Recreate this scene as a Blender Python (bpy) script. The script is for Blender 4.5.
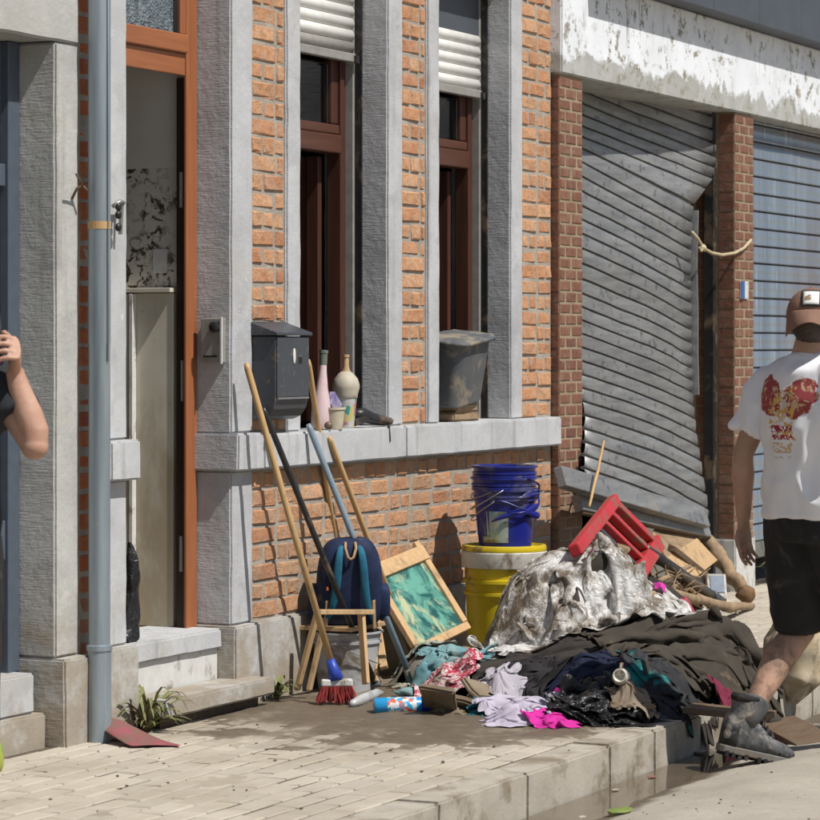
import bpy, bmesh, math, random
import numpy as np
from mathutils import Vector, Matrix, noise as mnoise
R = math.radians
rnd = random.Random(7)
C = bpy.context.scene.collection
scn = bpy.context.scene
for o in list(bpy.data.objects): bpy.data.objects.remove(o)

# ------------------------------------------------------------ camera, sky, sun, exposure
TH = R(25.5); FPX = 1386/math.tan(TH); DIST = 5.56; EYE = 1.42      # street camera 5.56 m from the facades
cth, sth = math.cos(TH), math.sin(TH)
cam = bpy.data.objects.new('camera', bpy.data.cameras.new('camera')); C.objects.link(cam)
cam.location = (0, -DIST, EYE); cam.rotation_euler = (R(90), 0, TH - R(90))
cam.data.sensor_width = 36; cam.data.lens = FPX/820*36; cam.data.shift_y = -(410-345)/820
cam.data.clip_end = 500; cam.data.clip_start = .1
cam.data.dof.use_dof = True; cam.data.dof.focus_distance = 11.8; cam.data.dof.aperture_fstop = 9
scn.camera = cam
LIGHT = Vector((.17, 1, -1.5)).normalized()
w = bpy.data.worlds.new('World'); scn.world = w; w.use_nodes = True
sky = w.node_tree.nodes.new('ShaderNodeTexSky'); sky.sky_type = 'NISHITA'; sky.sun_disc = False
sky.sun_elevation = math.asin(-LIGHT.z); sky.sun_rotation = math.atan2(-LIGHT.x, -LIGHT.y)
bg = w.node_tree.nodes['Background']; bg.inputs[1].default_value = .07
w.node_tree.links.new(sky.outputs[0], bg.inputs[0])
sun = bpy.data.objects.new('sun', bpy.data.lights.new('sun', 'SUN')); C.objects.link(sun)
sun.data.energy = 5.0; sun.data.angle = R(.53); sun.data.color = (1, .965, .91)
sun.rotation_euler = LIGHT.to_track_quat('-Z', 'Y').to_euler(); sun.location = (4, -8, 12)
vs = scn.view_settings; vs.view_transform = 'Standard'; vs.look = 'None'; vs.exposure = 0; vs.gamma = 1

# ------------------------------------------------------------ survey helpers: point of the place seen in a given upright plane / on the ground
def at(px, py, Y=0.0):
    a = (px-410)/FPX; z = (Y+DIST)/(sth-a*cth)
    return Vector((z*cth+a*z*sth, Y, EYE+(345-py)/FPX*z))
def gr(px, py, Z=0.0):
    z = FPX*(EYE-Z)/(py-345); a = (px-410)/FPX
    return Vector((z*cth+a*z*sth, -DIST+z*sth-a*z*cth, Z))

# ------------------------------------------------------------ material tools
class NT:
    def __init__(s, name, rough=.7, spec=.5, metal=0):
        s.m = bpy.data.materials.new(name); s.m.use_nodes = True; s.t = s.m.node_tree
        s.b = s.t.nodes['Principled BSDF']; s.set('Roughness', rough); s.set('Metallic', metal); s.set('Specular IOR Level', spec)
        s.pos = s.t.nodes.new('ShaderNodeNewGeometry').outputs['Position']
    def n(s, typ, **kw):
        x = s.t.nodes.new(typ)
        for k, v in kw.items(): setattr(x, k, v)
        return x
    def lk(s, a, b):
        if isinstance(a, bpy.types.NodeSocket): s.t.links.new(a, b)
        else:
            if isinstance(a, (tuple, list)) and len(a) == 3 and b.type == 'RGBA': a = (*a, 1)
            b.default_value = a
    def set(s, k, v): s.lk(v, s.b.inputs[k])
    def obj(s): return s.n('ShaderNodeTexCoord').outputs['Object']
    def rand(s): return s.n('ShaderNodeObjectInfo').outputs['Random']
    def scale(s, v, sc, loc=(0,0,0), rot=(0,0,0)):
        m = s.n('ShaderNodeMapping'); s.lk(v, m.inputs[0]); m.inputs['Scale'].default_value = sc
        m.inputs['Location'].default_value = loc; m.inputs['Rotation'].default_value = rot; return m.outputs[0]
    def noise(s, sc, det=6, v=None, rough=.55, dist=0):
        x = s.n('ShaderNodeTexNoise'); s.lk(v or s.pos, x.inputs['Vector']); x.inputs['Scale'].default_value = sc
        x.inputs['Detail'].default_value = det; x.inputs['Roughness'].default_value = rough; x.inputs['Distortion'].default_value = dist
        return x.outputs[0]
    def voro(s, sc, v=None, feat='F1', out='Distance'):
        x = s.n('ShaderNodeTexVoronoi', feature=feat); s.lk(v or s.pos, x.inputs['Vector']); x.inputs['Scale'].default_value = sc
        return x.outputs[out]
    def step(s, f, lo, hi, a=0.0, b=1.0):
        x = s.n('ShaderNodeMapRange'); s.lk(f, x.inputs[0]); x.inputs[1].default_value = lo; x.inputs[2].default_value = hi
        x.inputs[3].default_value = a; x.inputs[4].default_value = b; return x.outputs[0]
    def math(s, op, a, b=0.0, clamp=False):
        x = s.n('ShaderNodeMath', operation=op, use_clamp=clamp); s.lk(a, x.inputs[0]); s.lk(b, x.inputs[1]); return x.outputs[0]
    def mix(s, f, a, b):
        x = s.n('ShaderNodeMix', data_type='RGBA'); s.lk(f, x.inputs[0]); s.lk(a, x.inputs[6]); s.lk(b, x.inputs[7]); return x.outputs[2]
    def xyz(s, v=None):
        x = s.n('ShaderNodeSeparateXYZ'); s.lk(v or s.pos, x.inputs[0]); return x.outputs
    def hsv(s, c, h=.5, sa=1.0, v=1.0):
        x = s.n('ShaderNodeHueSaturation'); s.lk(c, x.inputs['Color']); s.lk(h, x.inputs['Hue']); s.lk(sa, x.inputs['Saturation']); s.lk(v, x.inputs['Value']); return x.outputs[0]
    def bump(s, h, st=.3, d=.01, prev=None):
        x = s.n('ShaderNodeBump'); s.lk(h, x.inputs['Height']); x.inputs['Strength'].default_value = st; x.inputs['Distance'].default_value = d
        if prev: s.lk(prev, x.inputs['Normal'])
        s.lk(x.outputs[0], s.b.inputs['Normal']); return x.outputs[0]
    def col(s, c): s.set('Base Color', c); return s

MUD = (.16, .115, .075)
def plain(name, c1, c2=None, sc=20, rough=.6, metal=0, bsc=60, bst=.15, spec=.4, mud=0, mudsc=6, mudc=MUD, local=False):
    t = NT(name, rough, spec, metal); v = t.obj() if local else None
    c2 = c2 or tuple(x*.75 for x in c1)
    c = t.mix(t.step(t.noise(sc, 5, v), .3, .7), c1, c2)
    if mud:
        c = t.mix(t.step(t.noise(mudsc, 8, v, .65, .4), .62-mud*.3, .74-mud*.3, 0, .93), c, mudc)
    t.col(c)
    if bst: t.bump(t.noise(bsc, 5, v), bst, .004)
    return t.m

def stone(name, base=(.535,.54,.545), tooled=False, mudz=.0):
    t = NT(name, .82, .3)
    c = t.mix(t.step(t.noise(3, 8), .35, .7), base, tuple(x*.78 for x in base))
    c = t.mix(t.step(t.noise(140, 3), .52, .75, 0, .5), c, tuple(x*.55 for x in base))
    c = t.mix(t.step(t.noise(5.5, 9, rough=.72, dist=.3), .50, .66, 0, .55), c, tuple(x*.62 for x in base))
    c = t.mix(t.step(t.noise(1.4, 8, rough=.7), .54, .70, 0, .45), c, (.36,.32,.25))
    c = t.mix(t.step(t.noise(24, 7, rough=.75), .60, .70, 0, .5), c, tuple(min(.75, x*1.35) for x in base))
    streak = t.noise(1, 6, t.scale(t.pos, (14, 14, .8)))
    c = t.mix(t.step(streak, .58, .74, 0, .55), c, (.19,.18,.165))
    # flood mud left in the pores of the lower courses
    z = t.xyz()[2]
    mm = t.math('SUBTRACT', t.math('ADD', t.noise(7, 8, rough=.7), mudz), t.math('MULTIPLY', z, .42))
    c = t.mix(t.step(mm, .38, .58, 0, .7), c, (.27,.21,.14))
    t.col(c)
    if tooled:
        l = t.noise(1, 5, t.scale(t.pos, (16, 16, 150), (0,0,0), (.03,0,0)))
        nx = t.xyz(t.t.nodes['Geometry'].outputs['True Normal'])[0]      # only the reveals are chiselled, the fronts are dressed smooth
        l = t.math('MULTIPLY', t.math('MULTIPLY', l, t.step(t.noise(7, 6, rough=.7), .36, .62, .15, 1.25)), t.step(t.math('ABSOLUTE', nx), .5, .8, .12, 1))
        b = t.bump(l, .8, .004); b = t.bump(t.noise(38, 6), .5, .004, b); t.bump(t.noise(9, 4), .4, .012, b)
    else:
        b = t.bump(t.noise(170, 5), .35, .0025); t.bump(t.noise(14, 4), .3, .006, b)
    return t.m

def brickmat(name, c1, c2, c3, dirt, bumpd=.004):
    t = NT(name, .88, .2); r = t.rand()
    c = t.mix(t.step(r, 0, 1), c1, c2)
    c = t.mix(t.step(t.math('FRACT', t.math('MULTIPLY', r, 17.3)), .72, 1, 0, .8), c, c3)
    c = t.mix(t.step(t.noise(28, 6), .4, .75, 0, .55), c, tuple(x*.55 for x in c1))
    c = t.mix(t.step(t.noise(13, 9, rough=.75, dist=.4), .50, .66, 0, .75), c, dirt)
    c = t.mix(t.step(t.noise(120, 4), .62, .72, 0, .6), c, (.08,.06,.05))
    fl = t.math('SUBTRACT', t.noise(3.2, 8, rough=.68), t.math('MULTIPLY', t.xyz()[2], .16))     # flood silt up to the sill
    c = t.mix(t.step(fl, .36, .50, 0, .55), c, (.29,.215,.145))
    t.col(c)
    b = t.bump(t.noise(75, 7, rough=.65), .95, bumpd*1.4); t.bump(t.noise(21, 5), .7, bumpd*3.2, b)
    return t.m

def mortar(name, c):
    t = NT(name, .95, .15)
    t.col(t.mix(t.step(t.noise(9, 8, rough=.7), .35, .7), c, tuple(x*.62 for x in c)))
    b = t.bump(t.noise(110, 6, rough=.7), .8, .005); t.bump(t.noise(22, 4), .6, .008, b)
    return t.m

M = {}
M['stone'] = stone('bluestone_dressed', mudz=-.06)
M['stone_t'] = stone('bluestone_tooled', (.49,.495,.505), True, .0)
M['stone_old'] = stone('bluestone_worn', (.49,.485,.46), True, .10)
M['brick'] = brickmat('orange_brick', (.50,.245,.125), (.56,.32,.18), (.40,.18,.10), (.45,.36,.27))
M['brick_red'] = brickmat('red_brick', (.46,.13,.055), (.50,.17,.07), (.33,.09,.05), (.3,.2,.14))
M['brick_brown'] = brickmat('brown_brick', (.195,.088,.060), (.235,.112,.074), (.145,.064,.048), (.25,.175,.125), .0015)
M['mortar'] = mortar('grey_mortar', (.42,.375,.315))
M['mortar_c'] = mortar('cream_mortar', (.36,.28,.19))
def wood(name, c1, c2, rough=.55, axis=2, mud=0):
    t = NT(name, rough, .4)
    sc = [45,45,45]; sc[axis] = 2.5
    g = t.noise(1, 6, t.scale(t.pos, sc), .6, .6)
    c = t.mix(t.step(g, .3, .7), c1, c2)
    if mud: c = t.mix(t.step(t.noise(9, 8, rough=.7), .6-mud*.3, .75-mud*.3, 0, .85), c, MUD)
    t.col(c); t.bump(g, .25, .002); return t.m
M['door_wood'] = wood('orange_brown_varnished_wood', (.34,.125,.05), (.25,.085,.035), .42)
M['door_wood_h'] = wood('orange_brown_varnished_rail', (.34,.125,.05), (.25,.085,.035), .42, 0)
M['win_wood'] = wood('dark_red_brown_wood', (.085,.033,.021), (.055,.022,.015), .42)
M['win_wood_h'] = wood('dark_red_brown_rail', (.105,.042,.027), (.07,.028,.018), .42, 0)
M['edge_shade'] = plain('shaded_door_edge', (.035,.018,.012), rough=.5)
M['pale_wood'] = wood('pale_pine', (.56,.38,.20), (.44,.28,.14), .6, 2, .25)
M['stick'] = wood('broom_handle_wood', (.52,.34,.16), (.42,.26,.115), .5, 2, .1)
M['wet_wood'] = wood('muddy_timber', (.17,.105,.06), (.10,.065,.04), .7, 0, .5)
M['log'] = wood('weathered_log', (.36,.25,.15), (.24,.16,.09), .8, 0, .4)
M['black_pl'] = plain('black_plastic', (.018,.018,.02), (.03,.028,.027), rough=.38, bst=.1, mud=.25)
M['anthracite'] = plain('anthracite_frame', (.085,.105,.135), (.07,.088,.115), rough=.35, bst=.03)
M['mailbox'] = plain('anthracite_sheet_metal', (.055,.062,.073), (.045,.05,.06), sc=8, rough=.42, bst=.04, mud=.12, mudsc=30)
M['zinc'] = None
t = NT('weathered_zinc', .48, .5, .55)
c = t.mix(t.step(t.noise(1, 6, t.scale(t.pos, (30,30,2.2))), .35, .7), (.36,.42,.46), (.25,.30,.34))
t.col(t.mix(t.step(t.noise(18, 7, rough=.7), .6, .72, 0, .6), c, (.42,.40,.36))); t.bump(t.noise(12, 4), .2, .003); M['zinc'] = t.m
M['steel'] = plain('grey_steel', (.38,.38,.37), (.28,.28,.27), rough=.4, metal=.7, bst=.06)
M['white_paint'] = plain('white_paint', (.62,.62,.60), (.52,.51,.48), rough=.6, bst=.1, mud=.28, mudsc=8)
M['slat_white'] = plain('white_plastic_slat', (.70,.69,.66), (.62,.61,.57), rough=.45, bst=.03)
M['slat_grey'] = plain('grey_end_slat', (.30,.285,.26), rough=.5)
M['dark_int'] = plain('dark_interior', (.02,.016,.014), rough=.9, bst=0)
M['curtain'] = plain('brown_curtain', (.075,.035,.025), (.05,.024,.018), rough=.9)
# window glass
t = NT('clear_glass', .03, .5); t.set('Transmission Weight', 1.0); t.set('IOR', 1.45); t.col((.75,.8,.8)); t.bump(t.noise(5, 3), .04, .01); M['glass'] = t.m
t = NT('textured_glass', .16, .6); t.col(t.mix(t.step(t.noise(30, 4), .4, .65), (.10,.13,.15), (.22,.26,.28))); t.bump(t.voro(95), .9, .008); M['tex_glass'] = t.m
# corridor plaster and panel
t = NT('flood_marked_plaster', .9, .2)
z = t.xyz()[2]
bits = t.math('MULTIPLY', t.step(t.noise(26, 9, rough=.72, dist=.5), .51, .545), t.step(t.noise(4.5, 5), .36, .5))
low = t.math('LESS_THAN', z, 2.12)
c = t.mix(t.step(t.noise(3, 4), .35, .65), (.62,.60,.56), (.55,.53,.49))
c = t.mix(t.math('MULTIPLY', low, t.step(t.noise(2.5, 6), .3, .7, .2, .5)), c, (.47,.43,.37))
t.col(t.mix(t.math('MULTIPLY', low, bits), c, (.06,.048,.036))); t.bump(t.noise(40, 5), .2, .004); M['plaster'] = t.m
t = NT('muddy_cream_panel', .55, .35); z = t.xyz()[2]
c = t.mix(t.step(t.noise(5, 6), .35, .7), (.60,.57,.47), (.50,.46,.37))
mm = t.math('SUBTRACT', t.noise(6, 8, t.scale(t.pos, (1,1,.4)), .65), t.math('MULTIPLY', z, .28))
c = t.mix(t.step(mm, .16, .34, 0, .75), c, (.34,.27,.18))
t.col(t.mix(t.step(t.noise(45, 6, rough=.7), .66, .7, 0, .8), c, (.10,.08,.06))); M['panel'] = t.m
# peeling fascia
t = NT('peeling_white_paint_on_concrete', .8, .3); x, y, z = t.xyz()
edge = t.math('ADD', t.math('MULTIPLY', t.math('SUBTRACT', z, 2.90), 2.2), t.math('SUBTRACT', t.noise(2.3, 9, rough=.68, dist=.3), .44))
paint = t.step(edge, -.03, .03)
chips = t.math('MULTIPLY', t.step(t.noise(13, 9, rough=.75), .54, .58), t.step(t.noise(1.6, 3), .40, .53))
conc = t.mix(t.step(t.noise(7, 7), .35, .7), (.43,.43,.41), (.33,.33,.30))
wh = t.mix(t.step(t.noise(4, 6), .35, .7), (.76,.78,.81), (.64,.66,.68))
c = t.mix(paint, conc, wh)
c = t.mix(chips, c, (.27,.25,.20))
st = t.math('MULTIPLY', t.step(t.noise(1, 7, t.scale(t.pos, (24,24,2.2)), .65), .56, .66), t.step(t.noise(.8, 3, t.scale(t.pos, (1,1,0), (2.4,0,0))), .48, .6))
c = t.mix(t.math('MULTIPLY', st, t.step(z, 2.95, 3.1)), c, (.11,.105,.09))
t.col(c); b = t.bump(paint, .5, .004); t.bump(t.noise(60, 6), .3, .004, b); M['fascia'] = t.m
M['flashing'] = plain('slate_grey_sheet', (.075,.085,.10), (.062,.07,.083), sc=5, rough=.5, bst=.05, mud=0)
# damaged shutter slat, galvanised and dusty
t = NT('dusty_galvanised_slat', .5, .5, .35); r = t.rand()
g = t.noise(1, 7, t.scale(t.pos, (3,3,26)), .6)
c = t.mix(t.step(g, .3, .72), (.30,.30,.295), (.16,.16,.165))
c = t.hsv(c, .5, 1.0, t.step(r, 0, 1, .86, 1.1))
c = t.mix(t.step(t.noise(17, 8, rough=.72), .555, .65, 0, .8), c, (.075,.075,.085))
t.col(t.mix(t.step(t.noise(3, 7, rough=.7), .56, .70, 0, .5), c, (.31,.28,.235))); t.bump(t.noise(14, 5), .3, .006); M['slat'] = t.m
t = NT('glossy_blue_grey_slat', .22, .6, .45); x, y, z = t.xyz()
v = t.scale(t.pos, (9, 9, .5))
c = t.mix(t.step(t.noise(1, 5, v), .35, .68), (.20,.235,.28), (.33,.365,.40))
c = t.mix(t.step(t.noise(1, 6, t.scale(t.pos, (30,30,2)), .6), .6, .68, 0, .7), c, (.55,.57,.58))  # this and the bands above paint vertical reflections into the slat colour
c = t.mix(t.math('MULTIPLY', t.step(x, 16.9, 17.5, 0, .55), t.step(t.noise(1.5, 4), .35, .6)), c, (.24,.15,.13))  # reddish reflection of the street painted in towards the right
t.col(c); t.bump(t.noise(16, 4), .12, .006); M['slat2'] = t.m
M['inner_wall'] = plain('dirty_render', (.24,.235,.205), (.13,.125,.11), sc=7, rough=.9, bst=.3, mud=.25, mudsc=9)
# ground
t = NT('dusty_concrete_paver', .85, .25); r = t.rand()
c = t.mix(t.step(r, 0, 1), (.475,.425,.345), (.40,.36,.295))
c = t.mix(t.step(t.noise(2.2, 8, rough=.65), .45, .68, 0, .75), c, (.32,.27,.20))
c = t.mix(t.step(t.noise(30, 7, rough=.7), .55, .75, 0, .5), c, (.26,.225,.175))
wet = t.math('SUBTRACT', t.noise(2.6, 8, rough=.6), t.math('MULTIPLY', t.n('ShaderNodeVectorMath', operation='LENGTH').outputs['Value'], 1.0))
ln = [n for n in t.t.nodes if n.type == 'VECT_MATH'][-1]
t.lk(t.scale(t.pos, (.62, .95, 0), (-6.75, .75, 0)), ln.inputs[0])
wm = t.step(wet, -.66, -.30, 0, .96)
c = t.mix(wm, c, t.mix(t.noise(9, 6), (.145,.115,.082), (.23,.185,.135)))
t.col(c); t.set('Roughness', t.step(wm, 0, 1, .88, .5)); b = t.bump(t.noise(150, 5), .4, .003); t.bump(t.noise(12, 4), .3, .005, b); M['paver'] = t.m
M['joint'] = plain('joint_dirt', (.07,.055,.04), (.13,.10,.075), sc=30, rough=.95, bst=.5)
M['kerb'] = plain('concrete_kerb', (.44,.40,.335), (.34,.305,.25), sc=7, rough=.85, bst=.5, mud=.38, mudsc=4, mudc=(.20,.16,.11))
t = NT('dusty_road', .9, .2)
c = t.mix(t.step(t.noise(2.4, 8, rough=.6), .35, .68), (.41,.37,.31), (.31,.28,.23))
c = t.mix(t.step(t.noise(45, 6, rough=.7), .5, .75, 0, .6), c, (.26,.225,.175))
x, y, z = t.xyz()
damp = t.math('ADD', t.step(z, -.142, -.118, 1, 0), t.math('MULTIPLY', t.math('SUBTRACT', t.noise(3, 8, rough=.65), .5), 1.9))
dm = t.step(damp, .35, .75)
c = t.mix(dm, c, (.115,.09,.062)); t.col(c); t.set('Roughness', t.step(dm, 0, 1, .92, .42))
b = t.bump(t.noise(220, 4), .5, .004); t.bump(t.noise(20, 5), .4, .012, b); M['road'] = t.m
t = NT('muddy_water', .045, .5); t.col(t.mix(t.step(t.noise(3, 5), .4, .65), (.10,.078,.052), (.135,.105,.072))); t.bump(t.noise(9, 3), .035, .006); M['water'] = t.m
t = NT('wet_mud', .5, .4); c = t.mix(t.noise(14, 8, rough=.7), (.085,.066,.046), (.19,.15,.105)); c = t.mix(t.step(t.math('ADD', t.xyz()[2], t.math('MULTIPLY', t.math('SUBTRACT', t.noise(30, 6, rough=.7), .5), .006)), -.003, .0035), (.27,.225,.165), c); t.col(c); t.bump(t.noise(60, 7, rough=.7), .7, .008); M['mud'] = t.m
# cloth
def cloth(name, c1, c2, mud=.3, rough=.85, sheen=0, mudsc=7, bsc=500, bst=.12, mudc=MUD):
    t = NT(name, rough, .25)
    c = t.mix(t.step(t.noise(9, 6), .35, .68), c1, c2)
    if mud: c = t.mix(t.step(t.noise(mudsc, 9, rough=.7, dist=.4), .66-mud*.32, .76-mud*.32, 0, .92), c, mudc)
    t.col(c); b = t.bump(t.noise(bsc, 3), bst, .002); t.bump(t.noise(45, 5, rough=.6), .4, .006, b)
    t.set('Sheen Weight', sheen); return t.m
def plastic_sheet(name, c1, c2, mud, rough=.28, mudc=(.17,.12,.07)):
    t = NT(name, rough, .55)
    c = t.mix(t.step(t.noise(6, 6), .35, .65), c1, c2)
    mk = t.step(t.math('ADD', t.math('MULTIPLY', t.noise(4.5, 6, rough=.6, dist=.6), .55), t.math('MULTIPLY', t.noise(19, 9, rough=.72, dist=.9), .45)), .64-mud*.32, .75-mud*.32, 0, .93)
    c = t.mix(mk, c, t.mix(t.noise(22, 6), mudc, tuple(x*.45 for x in mudc)))
    t.col(c); t.set('Roughness', t.step(mk, 0, 1, rough, .65)); t.set('Specular IOR Level', .4)
    h = t.voro(17, t.scale(t.pos, (1,1,.6)), 'F1'); b = t.bump(t.noise(24, 5, rough=.5, dist=1.8), .6, .016); b = t.bump(t.noise(60, 4, t.scale(t.pos, (1,1,.35)), .5, 1.0), .45, .006, b); t.bump(h, .2, .010, b)
    return t.m

# ------------------------------------------------------------ mesh tools
WL = {}
class MB:
    def __init__(s): s.v = []; s.f = []
    def add(s, v, f):
        o = len(s.v); s.v += [tuple(x) for x in v]; s.f += [tuple(i+o for i in q) for q in f]; return s
    def box(s, x0, x1, y0, y1, z0, z1):
        v = [(x,y,z) for x in (x0,x1) for y in (y0,y1) for z in (z0,z1)]
        return s.add(v, [(0,1,3,2),(4,6,7,5),(0,4,5,1),(2,3,7,6),(0,2,6,4),(1,5,7,3)])
    def obox(s, p, ax, ay, az):      # centre + half axes
        p, ax, ay, az = map(Vector, (p, ax, ay, az))
        v = [p+a*ax+b*ay+c*az for a in (-1,1) for b in (-1,1) for c in (-1,1)]
        return s.add(v, [(0,1,3,2),(4,6,7,5),(0,4,5,1),(2,3,7,6),(0,2,6,4),(1,5,7,3)])
    def beam(s, a, b, w, h, up=(0,0,1)):
        a, b = Vector(a), Vector(b); d = (b-a); u = d.normalized(); x = u.cross(Vector(up)).normalized(); y = x.cross(u)
        return s.obox((a+b)/2, d/2, x*w/2, y*h/2)
    def rings(s, rs, cap=True, closed=True):
        n = len(rs[0]); o = len(s.v)
        for r in rs: s.v += [tuple(p) for p in r]
        for i in range(len(rs)-1):
            for k in range(n if closed else n-1):
                a = o+i*n+k; b = o+i*n+(k+1) % n; s.f.append((a, b, b+n, a+n))
        if cap: s.f.append(tuple(o+k for k in range(n))[::-1]); s.f.append(tuple(o+(len(rs)-1)*n+k for k in range(n)))
        return s
    def tube(s, pts, r, n=10, cap=True):
        pts = [Vector(p) for p in pts]; rr = r if isinstance(r, (list, tuple)) else [r]*len(pts); rs = []; x = None
        for i, p in enumerate(pts):
            d = (pts[min(i+1, len(pts)-1)]-pts[max(i-1, 0)]).normalized()
            if x is None: x = d.orthogonal().normalized()
            x = (x-d*x.dot(d)).normalized(); y = d.cross(x)
            rs.append([p+(x*math.cos(2*math.pi*k/n)+y*math.sin(2*math.pi*k/n))*rr[i] for k in range(n)])
        return s.rings(rs, cap)
    def lathe(s, prof, c=(0,0,0), n=28, M3=None, cap=True):
        c = Vector(c); rs = []
        for r, z in prof:
            ring = [Vector((r*math.cos(2*math.pi*k/n), r*math.sin(2*math.pi*k/n), z)) for k in range(n)]
            rs.append([c+(M3 @ p if M3 else p) for p in ring])
        return s.rings(rs, cap)
    def ell(s, z, cx, cy, rx, ry, n=20):
        return [Vector((cx+rx*math.cos(2*math.pi*k/n), cy+ry*math.sin(2*math.pi*k/n), z)) for k in range(n)]
    def ball(s, c, rx, ry, rz, n=16, m=10):
        rs = []
        for i in range(1, m):
            a = math.pi*i/m; rs.append(s.ell(c[2]-rz*math.cos(a), c[0], c[1], rx*math.sin(a), ry*math.sin(a), n))
        return s.rings(rs)
    def jitter(s, a, seed=1):
        q = random.Random(seed); s.v = [tuple(c+q.uniform(-a, a) for c in p) for p in s.v]; return s
    def xf(s, Mx): s.v = [tuple(Mx @ Vector(p)) for p in s.v]; return s
    def mesh(s, name, smooth=False, recalc=True):
        me = bpy.data.meshes.new(name); me.from_pydata(s.v, [], s.f)
        if recalc:
            bm = bmesh.new(); bm.from_mesh(me); bmesh.ops.recalc_face_normals(bm, faces=bm.faces); bm.to_mesh(me); bm.free()
        if smooth:
            me.polygons.foreach_set('use_smooth', [True]*len(me.polygons))
        me.update(); return me
    def build(s, name, mat, parent=None, bevel=0, smooth=False, sub=0, solid=0, seg=2, angle=None):
        v = np.array(s.v); c = Vector((v.min(0)+v.max(0))/2); s.v = [tuple(Vector(p)-c) for p in s.v]
        me = s.mesh(name, smooth); o = link(name, me, mat, parent, c)
        if angle: me.set_sharp_from_angle(angle=R(angle))
        if solid: md = o.modifiers.new('thickness', 'SOLIDIFY'); md.thickness = solid; md.offset = -1
        if bevel: md = o.modifiers.new('bevel', 'BEVEL'); md.width = bevel; md.segments = seg; md.limit_method = 'ANGLE'
        if sub: md = o.modifiers.new('subdivision', 'SUBSURF'); md.levels = md.render_levels = sub
        return o
def link(name, me, mat, parent, loc):
    o = bpy.data.objects.new(name, me); C.objects.link(o); o.location = loc; WL[o.name] = Vector(loc)
    if mat and not me.materials: me.materials.append(M[mat] if isinstance(mat, str) else mat)
    if parent: o.parent = parent; o.matrix_parent_inverse = Matrix.Translation(-WL[parent.name])
    return o
def tag(o, label=None, cat=None, group=None, kind=None):
    if label: o['label'] = label
    if cat: o['category'] = cat
    if group: o['group'] = group
    if kind: o['kind'] = kind
    return o
def thing(name, label, cat, loc, group=None):
    o = bpy.data.objects.new(name, None); C.objects.link(o); o.location = loc; o.empty_display_size = .1; WL[o.name] = Vector(loc)
    return tag(o, label, cat, group)
def B(x0, x1, y0, y1, z0, z1): return MB().box(x0, x1, y0, y1, z0, z1)
def grid_box(x0, x1, y0, y1, z0, z1, a, seed, nx=5, nz=5):
    """box with a subdivided, slightly uneven surface (hewn stone, dented sheet)"""
    bm = bmesh.new(); bmesh.ops.create_cube(bm, size=1)
    bmesh.ops.scale(bm, vec=(x1-x0, y1-y0, z1-z0), verts=bm.verts); bmesh.ops.translate(bm, vec=((x0+x1)/2,(y0+y1)/2,(z0+z1)/2), verts=bm.verts)
    bmesh.ops.bevel(bm, geom=bm.edges[:], offset=min(.008, .2*(y1-y0)), segments=2, affect='EDGES')
    for ax, L in ((2, z1-z0), (0, x1-x0)):
        k = max(1, min(40, int(L/.06)))
        for i in range(1, k):
            co = [0,0,0]; no = [0,0,0]; no[ax] = 1; co[ax] = ((z0, z1) if ax == 2 else (x0, x1))[0]+L*i/k
            bmesh.ops.bisect_plane(bm, geom=bm.verts[:]+bm.edges[:]+bm.faces[:], plane_co=co, plane_no=no)
    mb = MB()
    for v in bm.verts:
        n = mnoise.noise_vector(Vector(v.co)*9+Vector((seed*3.1,0,0)))*a+mnoise.noise_vector(Vector(v.co)*31+Vector((seed,2,0)))*a*.6
        v.co += n
    bm.verts.index_update(); mb.v = [tuple(v.co) for v in bm.verts]; mb.f = [tuple(v.index for v in f.verts) for f in bm.faces]; bm.free()
    return mb
def remesh(mb, name, mat, parent, vox, smooth=3, disp=None, cut=None):
    me = mb.mesh(name); o = bpy.data.objects.new('tmp', me); C.objects.link(o)
    md = o.modifiers.new('r', 'REMESH'); md.mode = 'VOXEL'; md.voxel_size = vox
    if smooth: sm = o.modifiers.new('s', 'SMOOTH'); sm.factor = .6; sm.iterations = smooth
    dg = bpy.context.evaluated_depsgraph_get(); me2 = bpy.data.meshes.new_from_object(o.evaluated_get(dg))
    bpy.data.objects.remove(o); bpy.data.meshes.remove(me); me2.name = name; me2.materials.clear()
    if disp:
        ns = [Vector(v.normal) for v in me2.vertices]
        for v, n in zip(me2.vertices, ns): v.co += n*disp(v.co.copy())
    me2.polygons.foreach_set('use_smooth', [True]*len(me2.polygons))
    return link(name, me2, mat, parent, (0,0,0))

# ============================================================ THE SETTING
KY = -1.765                                     # kerb line
# ---- road with a shallow gutter along the kerb, one sheet to the horizon
def road_z(x, y):
    d = KY-y
    z = -.128+.012*mnoise.noise(Vector((x*.7, y*.9, 3)))+.009*mnoise.noise(Vector((x*2.3, y*3.1, 7)))+.004*mnoise.noise(Vector((x*8, y*8, 1)))
    return z-.030*math.exp(-(d/.24)**2)+min(.045, .13*max(0, d-.20))
xs = [-260,-60,-20,0,4,6]+[6.5+.05*i for i in range(131)]+[13.5,14.5,16,18,22,30,60,260]
ys = [KY-.02-.05*i for i in range(30)]+[-3.4,-3.8,-4.6,-6,-9,-14,-30,-260]
mb = MB()
for x in xs:
    for y in ys: mb.v.append((x, y, road_z(x, y) if 6 < x < 14 and y > -4 else -.10 if y < -3 else -.12))
ny = len(ys)
for i in range(len(xs)-1):
    for j in range(ny-1): a = i*ny+j; mb.f.append((a, a+1, a+ny+1, a+ny))
tag(mb.build('road', 'road', smooth=True), kind='structure')
mb = MB(); px = [8.0+.06*i for i in range(60)]
for x in px:
    mb.v += [(x, KY-.012, -.1405), (x, KY-.75, -.1405)]
for i in range(len(px)-1): mb.f.append((2*i, 2*i+1, 2*i+3, 2*i+2))
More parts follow.
